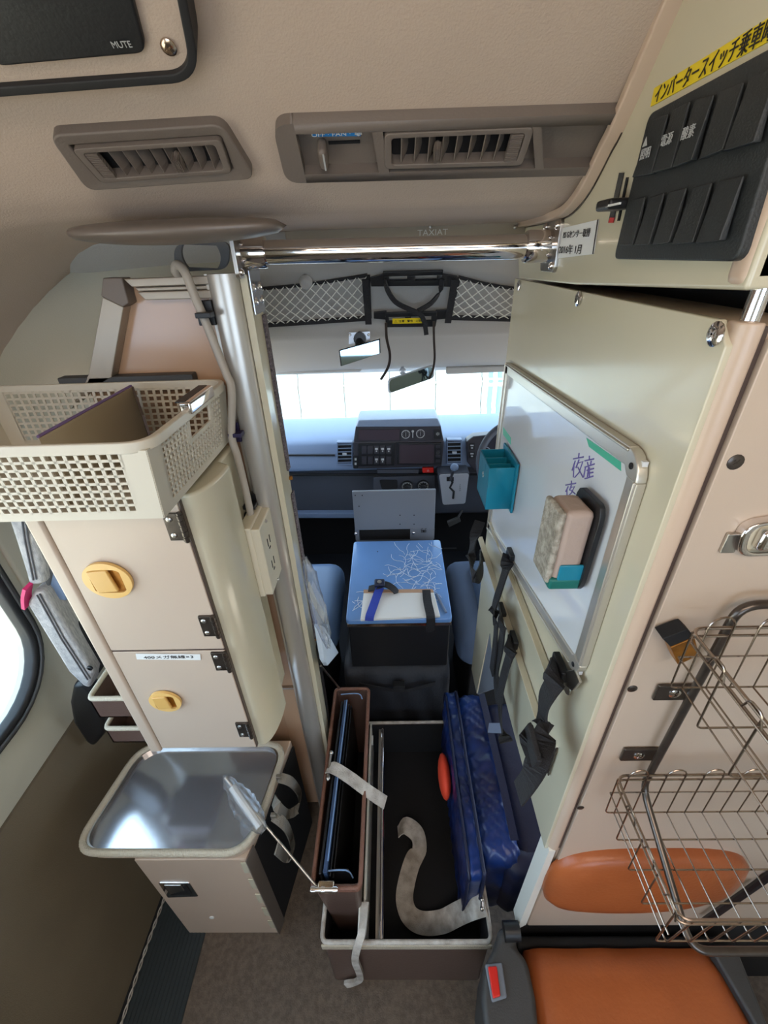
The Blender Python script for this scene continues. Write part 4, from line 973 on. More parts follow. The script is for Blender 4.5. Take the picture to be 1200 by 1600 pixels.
# ================================================================ ITEMS BEHIND DOOR CABINET (left)
def pad_poly(name,mt,px,Yp,th,t,bev=.012):
    mb=MB(); mb.prism([PY(x,y,Yp) for x,y in px],(0,th,0)); return link(name,mb,mt,t,bevel=bev,seg=3)
t=thing('folded_seat','grey striped fabric folded seat between window and door cabinet','seat',PY(90,1000,.66))
pad_poly('backrest','fabric',((-5,770),(35,770),(66,880),(70,915),(42,918),(38,900),(22,850)),.60,.04,t)
pad_poly('backrest_side','fabricd',((35,770),(70,770),(86,880),(74,922),(66,905),(52,860)),.615,.05,t,.006)
pad_poly('cushion','fabric',((40,945),(52,922),(68,924),(146,1052),(140,1078),(128,1072),(105,1050)),.60,.05,t)
for a_,b_ in (((58,930),(137,1062)),((62,928),(141,1060)),((30,780),(52,906)),((36,780),(57,905))):
    mb=MB(); mb.tube([PY(a_[0],a_[1],.599),PY((a_[0]+b_[0])/2-2,(a_[1]+b_[1])/2+2,.599),PY(b_[0],b_[1],.599)],.0016,5); link('seam',mb,'fabricd',t)
pad_poly('seat_shell','blackm',((70,915),(104,955),(165,1030),(150,1060),(75,935)),.625,.05,t,.006)
pad_poly('seat_hinge_cover','dash',((80,890),(100,895),(104,940),(75,935)),.62,.03,t,.004)
mb=MB(); p=PY(141,1043,.597); mb.lathe(p,-Yv,[(.006,0),(.006,.003),(.003,.004),(.003,.001)],14); link('button',mb,'black',t,smooth=True)
mb=MB(); mb.ribbon(cm([PY(44,915,.595),PY(41,930,.60),PY(42,946,.605)],4),(0,1,0),.02,.006); tag(link('pink_strap',mb,'pink'),'bright pink strap end tucked by the folded grey seat','strap')
t=thing('armrest','black rounded armrest hanging below the folded grey seat','armrest',PY(138,1170,.62))
pad_poly('armrest_pad','black',((112,1072),(128,1068),(160,1095),(172,1120),(160,1152),(145,1170),(132,1160),(112,1130),(107,1100)),.60,.035,t,.012)
# side panels
t=thing('side_trim','cream side trim board between folded seat and door cabinet','trim board',PY(130,1000,.68))
pad_poly('trim_sheet','cream',((62,800),(100,890),(200,1060),(206,1130),(210,1130),(205,1020),(80,800)),.69,.01,t,.001)
def pocket(label,front,left,zd,Yd,m='brown'):
    (x0,y0),(x1,y1)=front; a=PY(x0,y0,Yd); b=PY(x1,y1,Yd); zt=(a.z+b.z)/2
    t=thing('bin_box',label,'bin',(a+b)/2-V((0,0,zd)),'open bins behind the door cabinet'); th=.003; D=.13
    X0,X1=a.x,b.x+.03
    mb=MB(); mb.box((X0,Yd,zt-zd),(X1,Yd+th,zt)); mb.box((X0,Yd,zt-zd),(X0+th,Yd+D,zt)); mb.box((X0,Yd+D-th,zt-zd),(X1,Yd+D,zt)); mb.box((X0,Yd,zt-zd),(X1,Yd+D,zt-zd+th)); mb.box((X1-th,Yd,zt-zd),(X1,Yd+D,zt)); link('bin_wall',mb,m,t)
    ro=rquad([V((X0,Yd,zt)),V((X1,Yd,zt)),V((X1,Yd+D,zt)),V((X0,Yd+D,zt))],.012,5)
    mb=MB(); mb.tube(ro,.005,8,closed=True); link('braided_rim',mb,'braid',t,smooth='full')
pocket('upper open brown bin with braided rim left of the door cabinet',((137,1090),(205,1093)),None,.06,.525,'brown')
pocket('lower shallow brown bin just above the stainless top',((163,1137),(230,1139)),None,.05,.53,'brown')

# ================================================================ TRAY
ZT=.28
t=thing('floor_tray','black-lined floor tray with white corded rim in the gangway','tray',(0,.55,0))
tx0,tx1=-.176,.190; ty0=PZ(640,1472,ZT).y; ty1=PZ(700,1128,ZT).y
ro=rquad([V((tx0,ty0,ZT)),V((tx1,ty0,ZT)),V((tx1,ty1,ZT)),V((tx0,ty1,ZT))],.014,5); cc=sum(ro,V())/len(ro)
mb=MB(); mb.ring([V((p.x,p.y,.0)) for p in ro],[cc+(p-cc)*.985+V((0,0,-cc.z)) for p in ro],(0,0,ZT-.001)); link('tray_wall',mb,'brown',t)
ri=[cc+(p-cc)*.983 for p in ro]; rj=[cc+(p-cc)*.975 for p in ro]
mb=MB(); mb.ring([V((p.x,p.y,.12)) for p in ri],[V((p.x,p.y,.12)) for p in rj],(0,0,ZT-.124)); mb.prism([V((p.x,p.y,.115)) for p in ri],(0,0,.012)); link('lining',mb,'blackm',t)
mb=MB(); mb.tube(ro,.0048,8,closed=True); link('corded_rim',mb,'greyweb',t,smooth='full')
mb=MB(); mb.box((tx0-.001,ty0-.006,ZT-.025),(tx1+.001,ty0-.001,ZT-.004)); link('front_piping',mb,'braid',t,bevel=.002)
a=PZ(600,1135,.255); b=PZ(592,1468,.255); xc=(a.x+b.x)/2
mb=MB(); mb.cyl((xc,ty0+.006,.262),(xc,ty1-.006,.262),.0065,16); link('chrome_rail',mb,'chrome',t,smooth=True)
mb=MB(); mb.box((xc-.012,ty0+.006,.250),(xc+.004,ty1-.006,.256)); link('rail_channel',mb,'alu',t,bevel=.001)
a=PZ(578,1140,.29); b=PZ(569,1465,.29); xd=(a.x+b.x)/2
mb=MB(); mb.box((xd-.003,ty0+.005,.13),(xd+.003,ty1-.005,.286)); link('divider',mb,'lightwhite',t,bevel=.0015)
mb=MB(); mb.box((xd-.012,ty0+.005,.24),(xd-.007,ty1-.03,.300)); link('inner_divider',mb,'lightwhite',t,bevel=.0015)
mb=MB(); mb.box((xd+.003,.74,.285),(xd+.009,.765,.295)); link('divider_clip',mb,'paper',t)
# brown case
t=thing('document_case','narrow brown case with corded rim standing in the tray','case',(-.13,.6,.135))
CZ=.43; cy0=PZ(530,1388,CZ).y; cy1=PZ(540,1072,CZ).y-.01; cx0=PZ(488,1386,CZ).x; cx1=PZ(563,1386,CZ).x
To=[V((cx0,cy0,CZ)),V((cx1,cy0,CZ)),V((cx1,cy1,CZ)),V((cx0,cy1,CZ))]
Bo=[V((-.158,cy0+.012,.135)),V((xd-.014,cy0+.012,.135)),V((xd-.014,cy1-.03,.135)),V((-.158,cy1-.03,.135))]
to=rquad(To,.012,4); bo=rquad(Bo,.01,4); n_=len(to); ct=sum(to,V())/n_
mb=MB(); mb.add(to+bo+[ct+(p-ct)*.97 for p in to]+[V((0,0,.004))+sum(bo,V())/n_+(p-sum(bo,V())/n_)*.95 for p in bo],
  [(k,(k+1)%n_,n_+(k+1)%n_,n_+k) for k in range(n_)]+[(2*n_+k,2*n_+(k+1)%n_,3*n_+(k+1)%n_,3*n_+k) for k in range(n_)]+[(k,(k+1)%n_,2*n_+(k+1)%n_,2*n_+k) for k in range(n_)]+[tuple(range(n_,2*n_)),tuple(range(3*n_,4*n_))])
link('case_shell',mb,'brown',t)
mb=MB(); mb.tube(to,.005,8,closed=True); link('corded_rim',mb,'browntrim',t,smooth='full')
mb=MB(); mb.tube([p-V((0,0,.012)) for p in to],.003,6,closed=True); link('lower_cord',mb,'browntrim',t,smooth='full')
mb=MB(); c1=(cx0+cx1)/2; mb.prism([V((x,y,.14)) for x,y in ((cx0+.01,cy0+.02),(cx1-.01,cy0+.02),(cx1-.01,cy1-.03),(cx0+.01,cy1-.03))],(0,0,.02)); link('case_lining',mb,'blackm',t)
# binder in case
t=thing('binder','dark blue binder with metal clasp standing inside the brown case','binder',(cx0+.02,.6,.17))
A_=V((cx0+.012,cy0+.02,CZ+.012)); B_=V((cx0+.020,cy1-.05,CZ+.012))
for k,(dx,m,dz,w_) in enumerate(((0,'black',0,.006),(.0095,'dblue',.006,.008),(.021,'black',-.01,.003),(.027,'black',-.02,.003))):
    mb=MB(); mb.slab([A_+V((dx,0,dz)),B_+V((dx+.002,0,dz)),B_+V((dx+.006,0,-.26)),A_+V((dx+.014,0,-.26))],(w_,0,0)); link('cover' if k<2 else 'leaf',mb,m,t,bevel=.001)
mb=MB(); mb.tube([A_+V((.0175,.02,.006)),B_+V((.0195,0,.006))],.0016,6); link('cover_piping',mb,'dbluetrim',t)
mb=MB(); e0=PZ(500,1362,CZ); e1=PZ(545,1360,CZ); mb.slab([e0,e1,e1+V((.008,-.008,-.05)),e0+V((.0,-.008,-.05))],(0,.004,0)); link('end_flap',mb,'black',t,bevel=.002)
mb=MB(); mb.tube(cm([e0+V((0,0,.001)),e1+V((-.006,0,.001)),e1+V((.008,-.006,-.02))],4),.0016,6); link('flap_piping',mb,'dbluetrim',t,smooth=True)
mb=MB(); mb.tube(cm([V((cx0+.018,cy1-.02,CZ+.002)),V((cx1-.03,cy1-.02,CZ+.004)),V((cx1-.018,cy1-.035,CZ))],4),.0018,6); link('far_flap_piping',mb,'dbluetrim',t,smooth=True)
c=PZ(515,1376,CZ+.01); mb=MB(); mb.box((c.x-.024,cy0-.004,CZ-.02),(c.x+.010,cy0+.010,CZ+.012)); link('clasp_plate',mb,'gold',t,bevel=.003)
mb=MB(); p=PZ(508,1390,CZ+.008); mb.cyl(p-Xv*.030,p+Xv*.026,.0048,12)
for dx in (-.028,-.008,.016): mb.cyl(p+Xv*dx,p+Xv*(dx+.008),.0062,12)
link('clasp_bar',mb,'chrome',t,smooth=True)
# straps
def wstrap(label,pts,wd,m='greyweb',side=None,group='grey straps in the gangway',th=.0025,clip=None):
    t=thing('grey_strap' if m=='greyweb' else 'strap',label,'strap',pts[0],group); mb=MB()
    n=6; P_=cm(pts,n)
    if side is not None and isinstance(side,list):
        sd=[]; 
        for i in range(len(side)-1):
            for k in range(n): sd.append(lerp(side[i],side[i+1],k/n))
        sd.append(V(side[-1])); side=sd
    mb.ribbon(P_,side,wd,th); link('webbing_band',mb,m,t,smooth=True)
    return t
t=wstrap('short grey strap hooked on the binder and crossing the divider',[PZ(512,1200,CZ+.02),PZ(522,1200,CZ+.028),PZ(545,1214,CZ+.016),PZ(575,1236,CZ-.0),PZ(602,1254,CZ-.045)],.029,side=(.45,.85,.0))
mb=MB(); p=PZ(515,1195,CZ+.02); mb.tube([p+V((.001,.028,0)),p+V((0,.004,.004)),p+V((0,-.02,.0))],.0035,8); mb.ball(p+V((.001,.03,0)),.006); mb.ball(p+V((0,-.03,0)),.006,sc=(1,1.6,1)); link('hook',mb,'steel',t,smooth=True)
zf=.131
wp=[PZ(622,1300,zf+.03),PZ(634,1290,zf+.045),PZ(652,1304,zf+.04),PZ(655,1328,zf+.016),PZ(645,1345,zf+.006),PZ(636,1375,zf+.006),PZ(632,1405,zf+.006),PZ(640,1430,zf+.008),PZ(660,1442,zf+.014),PZ(690,1440,zf+.03),PZ(715,1428,zf+.07),PZ(738,1417,zf+.15),PZ(757,1411,.32)]
sd=[V((.6,-.7,0)),V((.75,-.6,.0)),V((.8,-.5,0)),V((.95,-.2,0)),V((1,.1,0)),V((1,.1,0)),V((1,-.05,0)),V((.7,.7,0)),V((.25,.95,.1)),V((0,1,.3)),V((0,.8,.6)),V((0,.8,.6)),V((0,.9,.4))]
sd=[V((.45,.9,0)),V((.3,.95,0)),V((.5,.85,0)),V((.9,.5,0)),V((1,.1,0)),V((1,.1,0)),V((1,-.05,0)),V((.75,.65,0)),V((.25,.95,.1)),V((0,1,.3)),V((0,.8,.6)),V((0,.8,.6)),V((0,.9,.4))]
t=wstrap('long grey strap curled on the black tray lining, pinned to the near right rim',wp,.044,side=sd)
mb=MB()
for k in range(2): 
    p=PZ(753,1406+14*k,.328); mb.ball(p,.0045)
mb.cyl(PZ(753,1406,.328),PZ(753,1420,.328),.003); link('pin',mb,'steel',t,smooth=True)
t=wstrap('frayed grey strap knotted over the front rim of the tray',[PZ(571,1410,.30),PZ(568,1440,.300),PZ(565,1460,.302),PY(558,1480,ty0-.008),PY(555,1500,ty0-.014),PY(562,1520,ty0-.012),PY(560,1532,ty0-.010),PY(540,1538,ty0-.012)],.016,side=(1,0,.2),th=.007)
# orange-red thing & bag
mb=MB(); mb.prism([PX(x,y,.150) for x,y in ((699,1172),(694,1190),(695,1225),(702,1248),(702,1240),(703,1185))],(.03,0,0)); 
c=PZ(700,1212,.33); rows=[]
mb=MB(); mb.ball((.124,c.y+.01,.31),.048,16,10,(.35,1.25,.9)); tag(link('red_pouch',mb,'orangered',smooth='full'),'orange-red pouch showing behind the blue bag','pouch')
t=thing('shoulder_bag','navy blue nylon bag standing in the tray under the cabinet side','bag',(.24,.6,.14))
bz=.42; 
def softbox(x0,x1,y0,y1,z0,z1,r,amp,nx=14,ny=40,nz=20,seed=0,lean=0):
    """closed rounded box with wrinkles"""
    mb=MB(); cx,cy,cz=(x0+x1)/2,(y0+y1)/2,(z0+z1)/2; hx,hy,hz=(x1-x0)/2,(y1-y0)/2,(z1-z0)/2
    def shape(p):
        q=V((max(-hx+r,min(hx-r,p.x)),max(-hy+r,min(hy-r,p.y)),max(-hz+r,min(hz-r,p.z))))
        d=p-q
        if d.length>1e-9: d=d.normalized()
        s=q+d*r
        ph=s.y*85+s.x*70+1.7*math.sin(s.x*45+s.y*22+seed); ph2=s.y*150-s.x*90+1.3*math.sin(s.y*31+seed)
        wv=amp*((1-2*abs(math.sin(ph+s.z*20)))*.55+math.sin(s.y*43-s.z*70+seed*2)*.4+(1-2*abs(math.sin(ph2*.8)))*.3)
        s=s+d*wv
        s.x+=lean*(s.z+hz)
        return V((cx,cy,cz))+s
    def face(fn,a,b): mb.grid([[shape(fn(-1+2*i/a,-1+2*j/b)) for j in range(b+1)] for i in range(a+1)])
    face(lambda u,v:V((u*hx,v*hy,hz)),nx,ny); face(lambda u,v:V((u*hx,v*hy,-hz)),nx,ny)
    face(lambda u,v:V((-hx,u*hy,v*hz)),ny,nz); face(lambda u,v:V((hx,u*hy,v*hz)),ny,nz)
    face(lambda u,v:V((u*hx,-hy,v*hz)),nx,nz); face(lambda u,v:V((u*hx,hy,v*hz)),nx,nz)
    return mb
a=PZ(714,1078,bz); b=PZ(704,1395,bz); 
x0=(a.x+b.x)/2; y1=PZ(750,1078,bz).y; y0=PZ(750,1400,bz).y+.012
link('front_panel',softbox(x0,x0+.042,y0+.02,y1,.14,bz,.016,.0032,ny=90,seed=1),'navy',t,smooth='full')
link('bag_body',softbox(x0+.034,x0+.125,y0+.045,y1-.005,.14,bz+.005,.03,.0042,ny=90,seed=3),'navy',t,smooth='full')
link('back_panel',softbox(x0+.115,x0+.235,y0+.05,y1-.02,.14,bz-.02,.03,.001,seed=5),'navyd',t,smooth='full')
zz=bz+.001
for dx,off in ((.0345,.004),):
    pts=[V((x0+dx,y1-.01,.2)),V((x0+dx,y1-.01,bz-.02)),V((x0+dx,y1-.03,zz+off)),V((x0+dx,(y0+y1)/2,zz+off)),V((x0+dx,y0+.05,zz+off)),V((x0+dx,y0+.02,bz-.02)),V((x0+dx,y0+.018,.2))]
    mb=MB(); mb.tube(cm(pts,5),.0042,8); link('piping',mb,'navyd',t,smooth='full')
pts=[V((x0+.003,y1-.004,bz-.05)),V((x0+.004,y1-.02,zz-.004)),V((x0+.003,(y0+y1)/2,zz-.002)),V((x0+.004,y0+.04,zz-.004)),V((x0+.003,y0+.022,bz-.05)),V((x0+.003,y0+.022,.2))]
mb=MB(); mb.tube(cm(pts,5),.0038,8); link('piping',mb,'navyd',t,smooth='full')
mb=MB(); mb.ribbon([V((x0+.108,y1-.02,zz+.010)),V((x0+.112,(y0+y1)/2,zz+.012)),V((x0+.112,y0+.08,zz+.010))],Xv,.018,.002); link('top_tape',mb,'navyd',t)
mb=MB(); q=[PZ(764,1130,.47),PZ(781,1130,.47),PZ(784,1146,.47),PZ(762,1145,.47)]; mb.slab(q,(0,0,.001)); link('name_patch',mb,'dash',t)
# end pocket, darker
link('end_pocket',softbox(x0+.085,x0+.20,y0+.03,y0+.085,.16,bz-.02,.03,.002,seed=8,nx=12,ny=12),'navyd',t,smooth='full')
mb=MB(); mb.ribbon(cm([PZ(812,1308,.452),PZ(795,1330,.455),PZ(776,1356,.452),PZ(768,1368,.446)],4),(.6,.6,0),.004,.002)

# rope on floor
t=thing('floor_rope','twisted light cord lying along the dark strip beside the left wall','cord',PZ(220,1500,.006))
for ph in (0,math.pi):
    pts=[]
    for k in range(90):
        s=k/89; y=.62-.50*s-.0; x=-.672+.002*math.sin(s*9); a=s*60+ph
        pts.append(V((x+.0026*math.cos(a),y,.009+.0026*math.sin(a))))
    mb=MB(); mb.tube(pts,.0018,5); link('strand',mb,'greyweb',t,smooth='full')

# ================================================================ CAB
# dashboard
t=thing('dashboard','blue-grey dashboard spanning the cab under the windscreen','dashboard',(.1,1.95,.3))
dp=[(2.22,.80),(2.12,.835),(1.98,.84),(1.86,.822),(1.825,.79),(1.80,.71),(1.81,.688),(1.845,.68),(1.85,.66),(1.84,.50),(1.86,.41),(1.95,.36),(2.22,.36)]
dd=cm([(0,a,b) for a,b in dp[:9]],3)
mb=MB(); mb.prism([(XL+.02,p.y,p.z) for p in dd]+[(XL+.02,2.22,.66)],(XR-XL-.04,0,0)); link('dash_body',mb,'dash',t,bevel=.006)
mb=MB(); mb.prism([(XL+.03,a,b) for a,b in dp[7:]]+[(XL+.03,2.22,.67)],(XR-XL-.06,0,0)); link('lower_dash',mb,'dashd',t,bevel=.01)
YD=1.80
def db(x0,y0,x1,y1,Yd,th=.02): # pixel rect on Y plane -> prism
    return [PY(x,y,Yd) for x,y in ((x0,y0),(x1,y0),(x1,y1),(x0,y1))]
mb=MB(); mb.slab(db(441,741,752,743,1.795),(0,.01,0)); link('dash_seam',mb,'blackm',t)
mb=MB(); mb.slab(db(441,711,523,713,1.80),(0,.01,0)); mb.slab(db(441,742,590,744,1.80),(0,.01,0)); link('glovebox_seam',mb,'blackm',t)
mb=MB(); mb.slab(db(450,802,560,810,1.82),(0,.05,0)); link('shelf_lip',mb,'dash',t,bevel=.004)
# vents
for (x0,y0,x1,y1) in ((526,691,551,727),(698,687,722,726)):
    Q=db(x0,y0,x1,y1,1.782); mb=MB(); cc=sum(Q,V())/4; mb.ring(Q,[cc+(p-cc)*.86 for p in Q],(0,.03,0)); f_=link('dash_vent',mb,'dash',t,bevel=.003)
    mb=MB(); mb.slab([cc+(p-cc)*.9+V((0,.012,0)) for p in Q],(0,.004,0)); link('duct',mb,'blackm',f_)
    for k in range(6):
        p=quadmap(Q,.5,.12+.76*k/5)+V((0,.004,0)); mb=MB(); mb.obox(p,Xv*(Q[1]-Q[0]).length*.43,Yv*.005-Zv*.002,Zv*.002); link('louvre',mb,'dashl',f_)
    mb=MB(); p=quadmap(Q,.5,.5); mb.obox(p,Xv*.010,Yv*.006,Zv*.005); link('vent_tab',mb,'silver',f_,bevel=.002)
# center stack
mb=MB(); Q=[PY(x,y,1.775) for x,y in ((556,664),(688,661),(694,692),(552,692))]
mb.prism(rquad(Q,.012,4),(0,.06,0)); hood=link('gauge_hood',mb,'cluster',t,bevel=.004)
mb=MB(); Q2=[PY(x,y,1.77) for x,y in ((560,657),(684,654),(690,667),(556,668))]; mb.prism(Q2,(0,.14,.0)); link('hood_top',mb,'dashl',t,bevel=.006)
mb=MB(); Q=[PY(x,y,1.772) for x,y in ((552,691),(694,689),(690,729),(620,731),(553,733))]; mb.prism(Q,(0,.05,0)); link('centre_panel',mb,'cluster',t,bevel=.003)
mb=MB(); mb.slab([PY(x,y,1.768) for x,y in ((560,672),(624,671),(624,688),(560,688))],(0,.01,0)); link('clock_window',mb,'screen',t)
for cx,cy in ((634,679),(657,678)):
    p=PY(cx,cy,1.768); mb=MB(); 
    for r in (.019,): mb.ring([p+V((r*math.cos(2*math.pi*k/28),0,r*math.sin(2*math.pi*k/28))) for k in range(28)],[p+V(((r-.0018)*math.cos(2*math.pi*k/28),0,(r-.0018)*math.sin(2*math.pi*k/28))) for k in range(28)],(0,.005,0))
    for k in range(9):
        a=math.radians(-30+30*k); mb.obox(p+V((.0145*math.cos(a),.001,.0145*math.sin(a))),V((.0025*math.cos(a),0,.0025*math.sin(a))),V((-.0006*math.sin(a),0,.0006*math.cos(a))),Yv*.0006)
    mb.obox(p,V((.0008,0,0)),V((0,0,.010)),Yv*.0006)
    link('gauge',mb,'whiteink',t)
mb=MB(); p=PY(645,678,1.768); mb.obox(p-V((0,0,.005)),Xv*.0016,Yv*.001,Zv*.012); mb.lathe(p+V((0,0,.012)),-Yv,[(.0055,0),(.0055,.001)],14); link('key_mark',mb,'whiteink',t)
mb=MB(); mb.slab([PY(x,y,1.768) for x,y in ((678,672),(689,672),(690,686),(679,686))],(0,.004,0)); link('hood_button',mb,'black',t,bevel=.001)
text('❄',PY(684,678,1.7665),Xv,Zv,.016,'whiteink',t)
# switch block and radio
mb=MB(); mb.slab([PY(x,y,1.768) for x,y in ((559,693),(618,692),(616,728),(560,729))],(0,.01,0)); link('switch_block',mb,'black',t,bevel=.002)
for r_ in range(2):
    for k in range(5):
        x=569+k*9.6; y=703+r_*16.5
        mb=MB(); mb.slab(db(x-4,y-6,x+4,y+6,1.764),(0,.006,0)); link('switch',mb,'cluster',t,bevel=.001)
        if (r_==0 and k>1) or (r_==1 and k in (2,3)): 
            mb=MB(); mb.slab(db(x-2.2,y-3,x+2.2,y,1.7625),(0,.001,0)); mb.slab(db(x-1,y+1,x+1,y+3,1.7625),(0,.001,0)); link('switch_mark',mb,'whiteink',t)
mb=MB(); mb.slab(db(621,692,690,726,1.764),(0,.02,0)); rd=link('radio',mb,'black',t,bevel=.002)
mb=MB(); mb.slab(db(624,695,678,724,1.7625),(0,.003,0)); link('screen',mb,'screen',rd)
for k in range(4):
    mb=MB(); mb.slab(db(681,696+k*7.5,688,700+k*7.5,1.7615),(0,.003,0)); link('button',mb,'cluster',rd)
mb=MB(); mb.lathe(PY(684,707,1.762),-Yv,[(.008,0),(.007,.008)],16); link('volume_knob',mb,'dgrey',rd,smooth=True)
mb=MB(); mb.slab(db(552,713,559,732,1.766),(0,.006,0)); link('side_switch',mb,'black',t,bevel=.001)
for dy in (716,723):
    mb=MB(); mb.slab(db(554,dy,557,dy+3.5,1.765),(0,.001,0)); link('switch_mark',mb,'whiteink',t)
mb=MB(); mb.slab(db(660,731,678,739,1.785),(0,.02,0)); hz=link('hazard_button',mb,'red',t,bevel=.003,label='red hazard button')
text('△',PY(669,735,1.783),Xv,Zv,.012,'paper',t)
mb=MB(); mb.slab(db(589,734,654,740,1.79),(0,.02,0)); link('ashtray',mb,'dashd',t,bevel=.002)
mb=MB(); mb.slab([PY(x,y,1.80) for x,y in ((583,746),(680,743),(680,764),(583,767))],(0,.05,0)); link('climate_panel',mb,'dashd',t,bevel=.003)
mb=MB(); mb.prism(rquad([PY(x,y,1.797) for x,y in ((593,750),(621,750),(621,764),(597,765))],.008,4),(0,.01,0)); link('coin_pocket',mb,'blackm',t,bevel=.001)
for cx,cy in ((636,759),(661,758)):
    p=PY(cx,cy,1.795); mb=MB(); mb.lathe(p,-Yv,[(.028,0),(.027,.010),(.016,.012),(.015,.024),(.011,.026)],28); kb=link('climate_knob',mb,'black',t,smooth=True)
    mb=MB(); mb.ring([p+V((.0235*math.cos(2*math.pi*k/28),-.0115,.0235*math.sin(2*math.pi*k/28))) for k in range(28)],[p+V((.022*math.cos(2*math.pi*k/28),-.0115,.022*math.sin(2*math.pi*k/28))) for k in range(28)],(0,.001,0))
    for k in range(10):
        a=2*math.pi*k/10; mb.obox(p+V((.019*math.cos(a),-.012,.019*math.sin(a))),V((.0015,0,0)),V((0,0,.0015)),Yv*.0006)
    link('knob_scale',mb,'whiteink',kb)
# instrument cluster + wheel
mb=MB(); mb.prism([PY(x,y,1.79) for x,y in ((729,690),(740,682),(800,676),(850,690),(850,735),(740,735),(730,722))],(0,.05,0)); link('instrument_hood',mb,'cluster',t,bevel=.006)
for y in (693,706):
    mb=MB(); mb.slab(db(733,y,742,y+10,1.785),(0,.003,0)); sw_=link('hood_switch',mb,'black',t,bevel=.001)
    mb=MB(); mb.slab(db(735,y+2,740,y+4,1.7845),(0,.001,0)); mb.slab(db(736,y+6,739,y+8,1.7845),(0,.001,0)); link('switch_mark',mb,'whiteink',sw_)
p=PY(757,708,1.786); mb=MB(); mb.ring([p+V((.03*math.cos(2*math.pi*k/28),0,.03*math.sin(2*math.pi*k/28))) for k in range(28)],[p+V((.027*math.cos(2*math.pi*k/28),0,.027*math.sin(2*math.pi*k/28))) for k in range(28)],(0,.003,0)); link('dial',mb,'silver',t)
mb=MB(); mb.obox(p+V((-.012,-.001,-.002)),V((.010,0,.002)),V((0,0,.0012)),Yv*.0005); link('needle',mb,'red',t)
t=thing('steering_wheel','grey steering wheel partly hidden behind the whiteboard cabinet','steering wheel',PY(800,760,1.55))
c=PY(812,722,1.55); ax=V((0,-.55,.83)); u=Xv; v=ax.cross(u).normalized()
R_=abs(PY(749,722,1.55).x-c.x)
mb=MB(); mb.tube([c+u*R_*math.cos(2*math.pi*k/48)+V((0,.35,.94)).normalized()*R_*math.sin(2*math.pi*k/48) for k in range(48)],.014,10,closed=True); link('rim',mb,'dashd',t,smooth='full')
mb=MB(); mb.lathe(c+V((0,.03,0)),V((0,-.9,.4)),[(.07,0),(.07,.02),(.05,.035)],24); link('hub',mb,'black',t,smooth=True)
mb=MB(); mb.cyl(c+V((0,.04,-.01)),V((c.x,1.86,.60)),.03,16); link('column', mb, 'black', t, smooth=True)
for s in (-1,1):
    mb=MB(); mb.obox(c+Xv*s*R_*.62+V((0,.01,0)),Xv*R_*.35,Yv*.006,Zv*.018); link('spoke',mb,'black',t,bevel=.004)
# gear shifter
t=thing('gear_shifter','silver gear selector gate with blue-grey ball knob lever','gear shifter',PY(708,785,1.7))
Q=[PY(x,y,1.72) for x,y in ((686,742),(733,740),(727,787),(692,789))]
mb=MB(); mb.prism(rquad([sum(Q,V())/4+(p-sum(Q,V())/4)*1.06+V((0,.004,0)) for p in Q],.01,4),(0,.12,0)); link('gate_surround',mb,'dashd',t,bevel=.004)
mb=MB(); mb.prism(rquad(Q,.012,5),(0,.01,0)); link('gate_plate',mb,'silver',t,bevel=.001)
mb=MB(); zz_=[(704,744),(707,754),(703,762),(709,768),(708,779)]
mb.tube([PY(x,y,1.719) for x,y in zz_],.005,6); link('gate_slot',mb,'blackm',t)
mb=MB(); mb.slab(db(698,746,709,752,1.715),(0,.01,0)); link('slot_boot',mb,'blackm',t)
mb=MB(); mb.tube([PY(704,750,1.71),PY(708,735,1.66)],[.005,.008],10); link('lever',mb,'dashd',t,smooth=True)
mb=MB(); mb.ball(PY(710,730,1.65),.018,18,12,(1,1,.9)); link('ball_knob',mb,'dash',t,smooth='full')
text('P\nR\nN\nD',PY(719,762,1.718),Xv,Zv,.009,'ink',t)
# pedals / dark floor items
t=thing('brake_pedal','black brake pedal in the driver footwell','pedal',PY(710,830,1.75))
mb=MB(); mb.slab([PY(x,y,1.72) for x,y in ((699,817),(718,809),(720,815),(702,824))],(0,.02,0)); link('pedal_pad',mb,'dgrey',t,bevel=.002)
mb=MB(); mb.tube(cm([PY(710,817,1.73),PY(716,808,1.78),PY(722,798,1.84)],4),.006,8); link('pedal_arm',mb,'dgrey',t,smooth=True)
mb=MB(); q=[PZ(694,825,.02),PZ(715,825,.02),PZ(713,858,.02),PZ(693,858,.02)]; mb.slab(q,(0,0,.008)); tag(link('floor_mat',mb,'dgrey',bevel=.002),'dark ribbed floor mat under the brake pedal','mat')

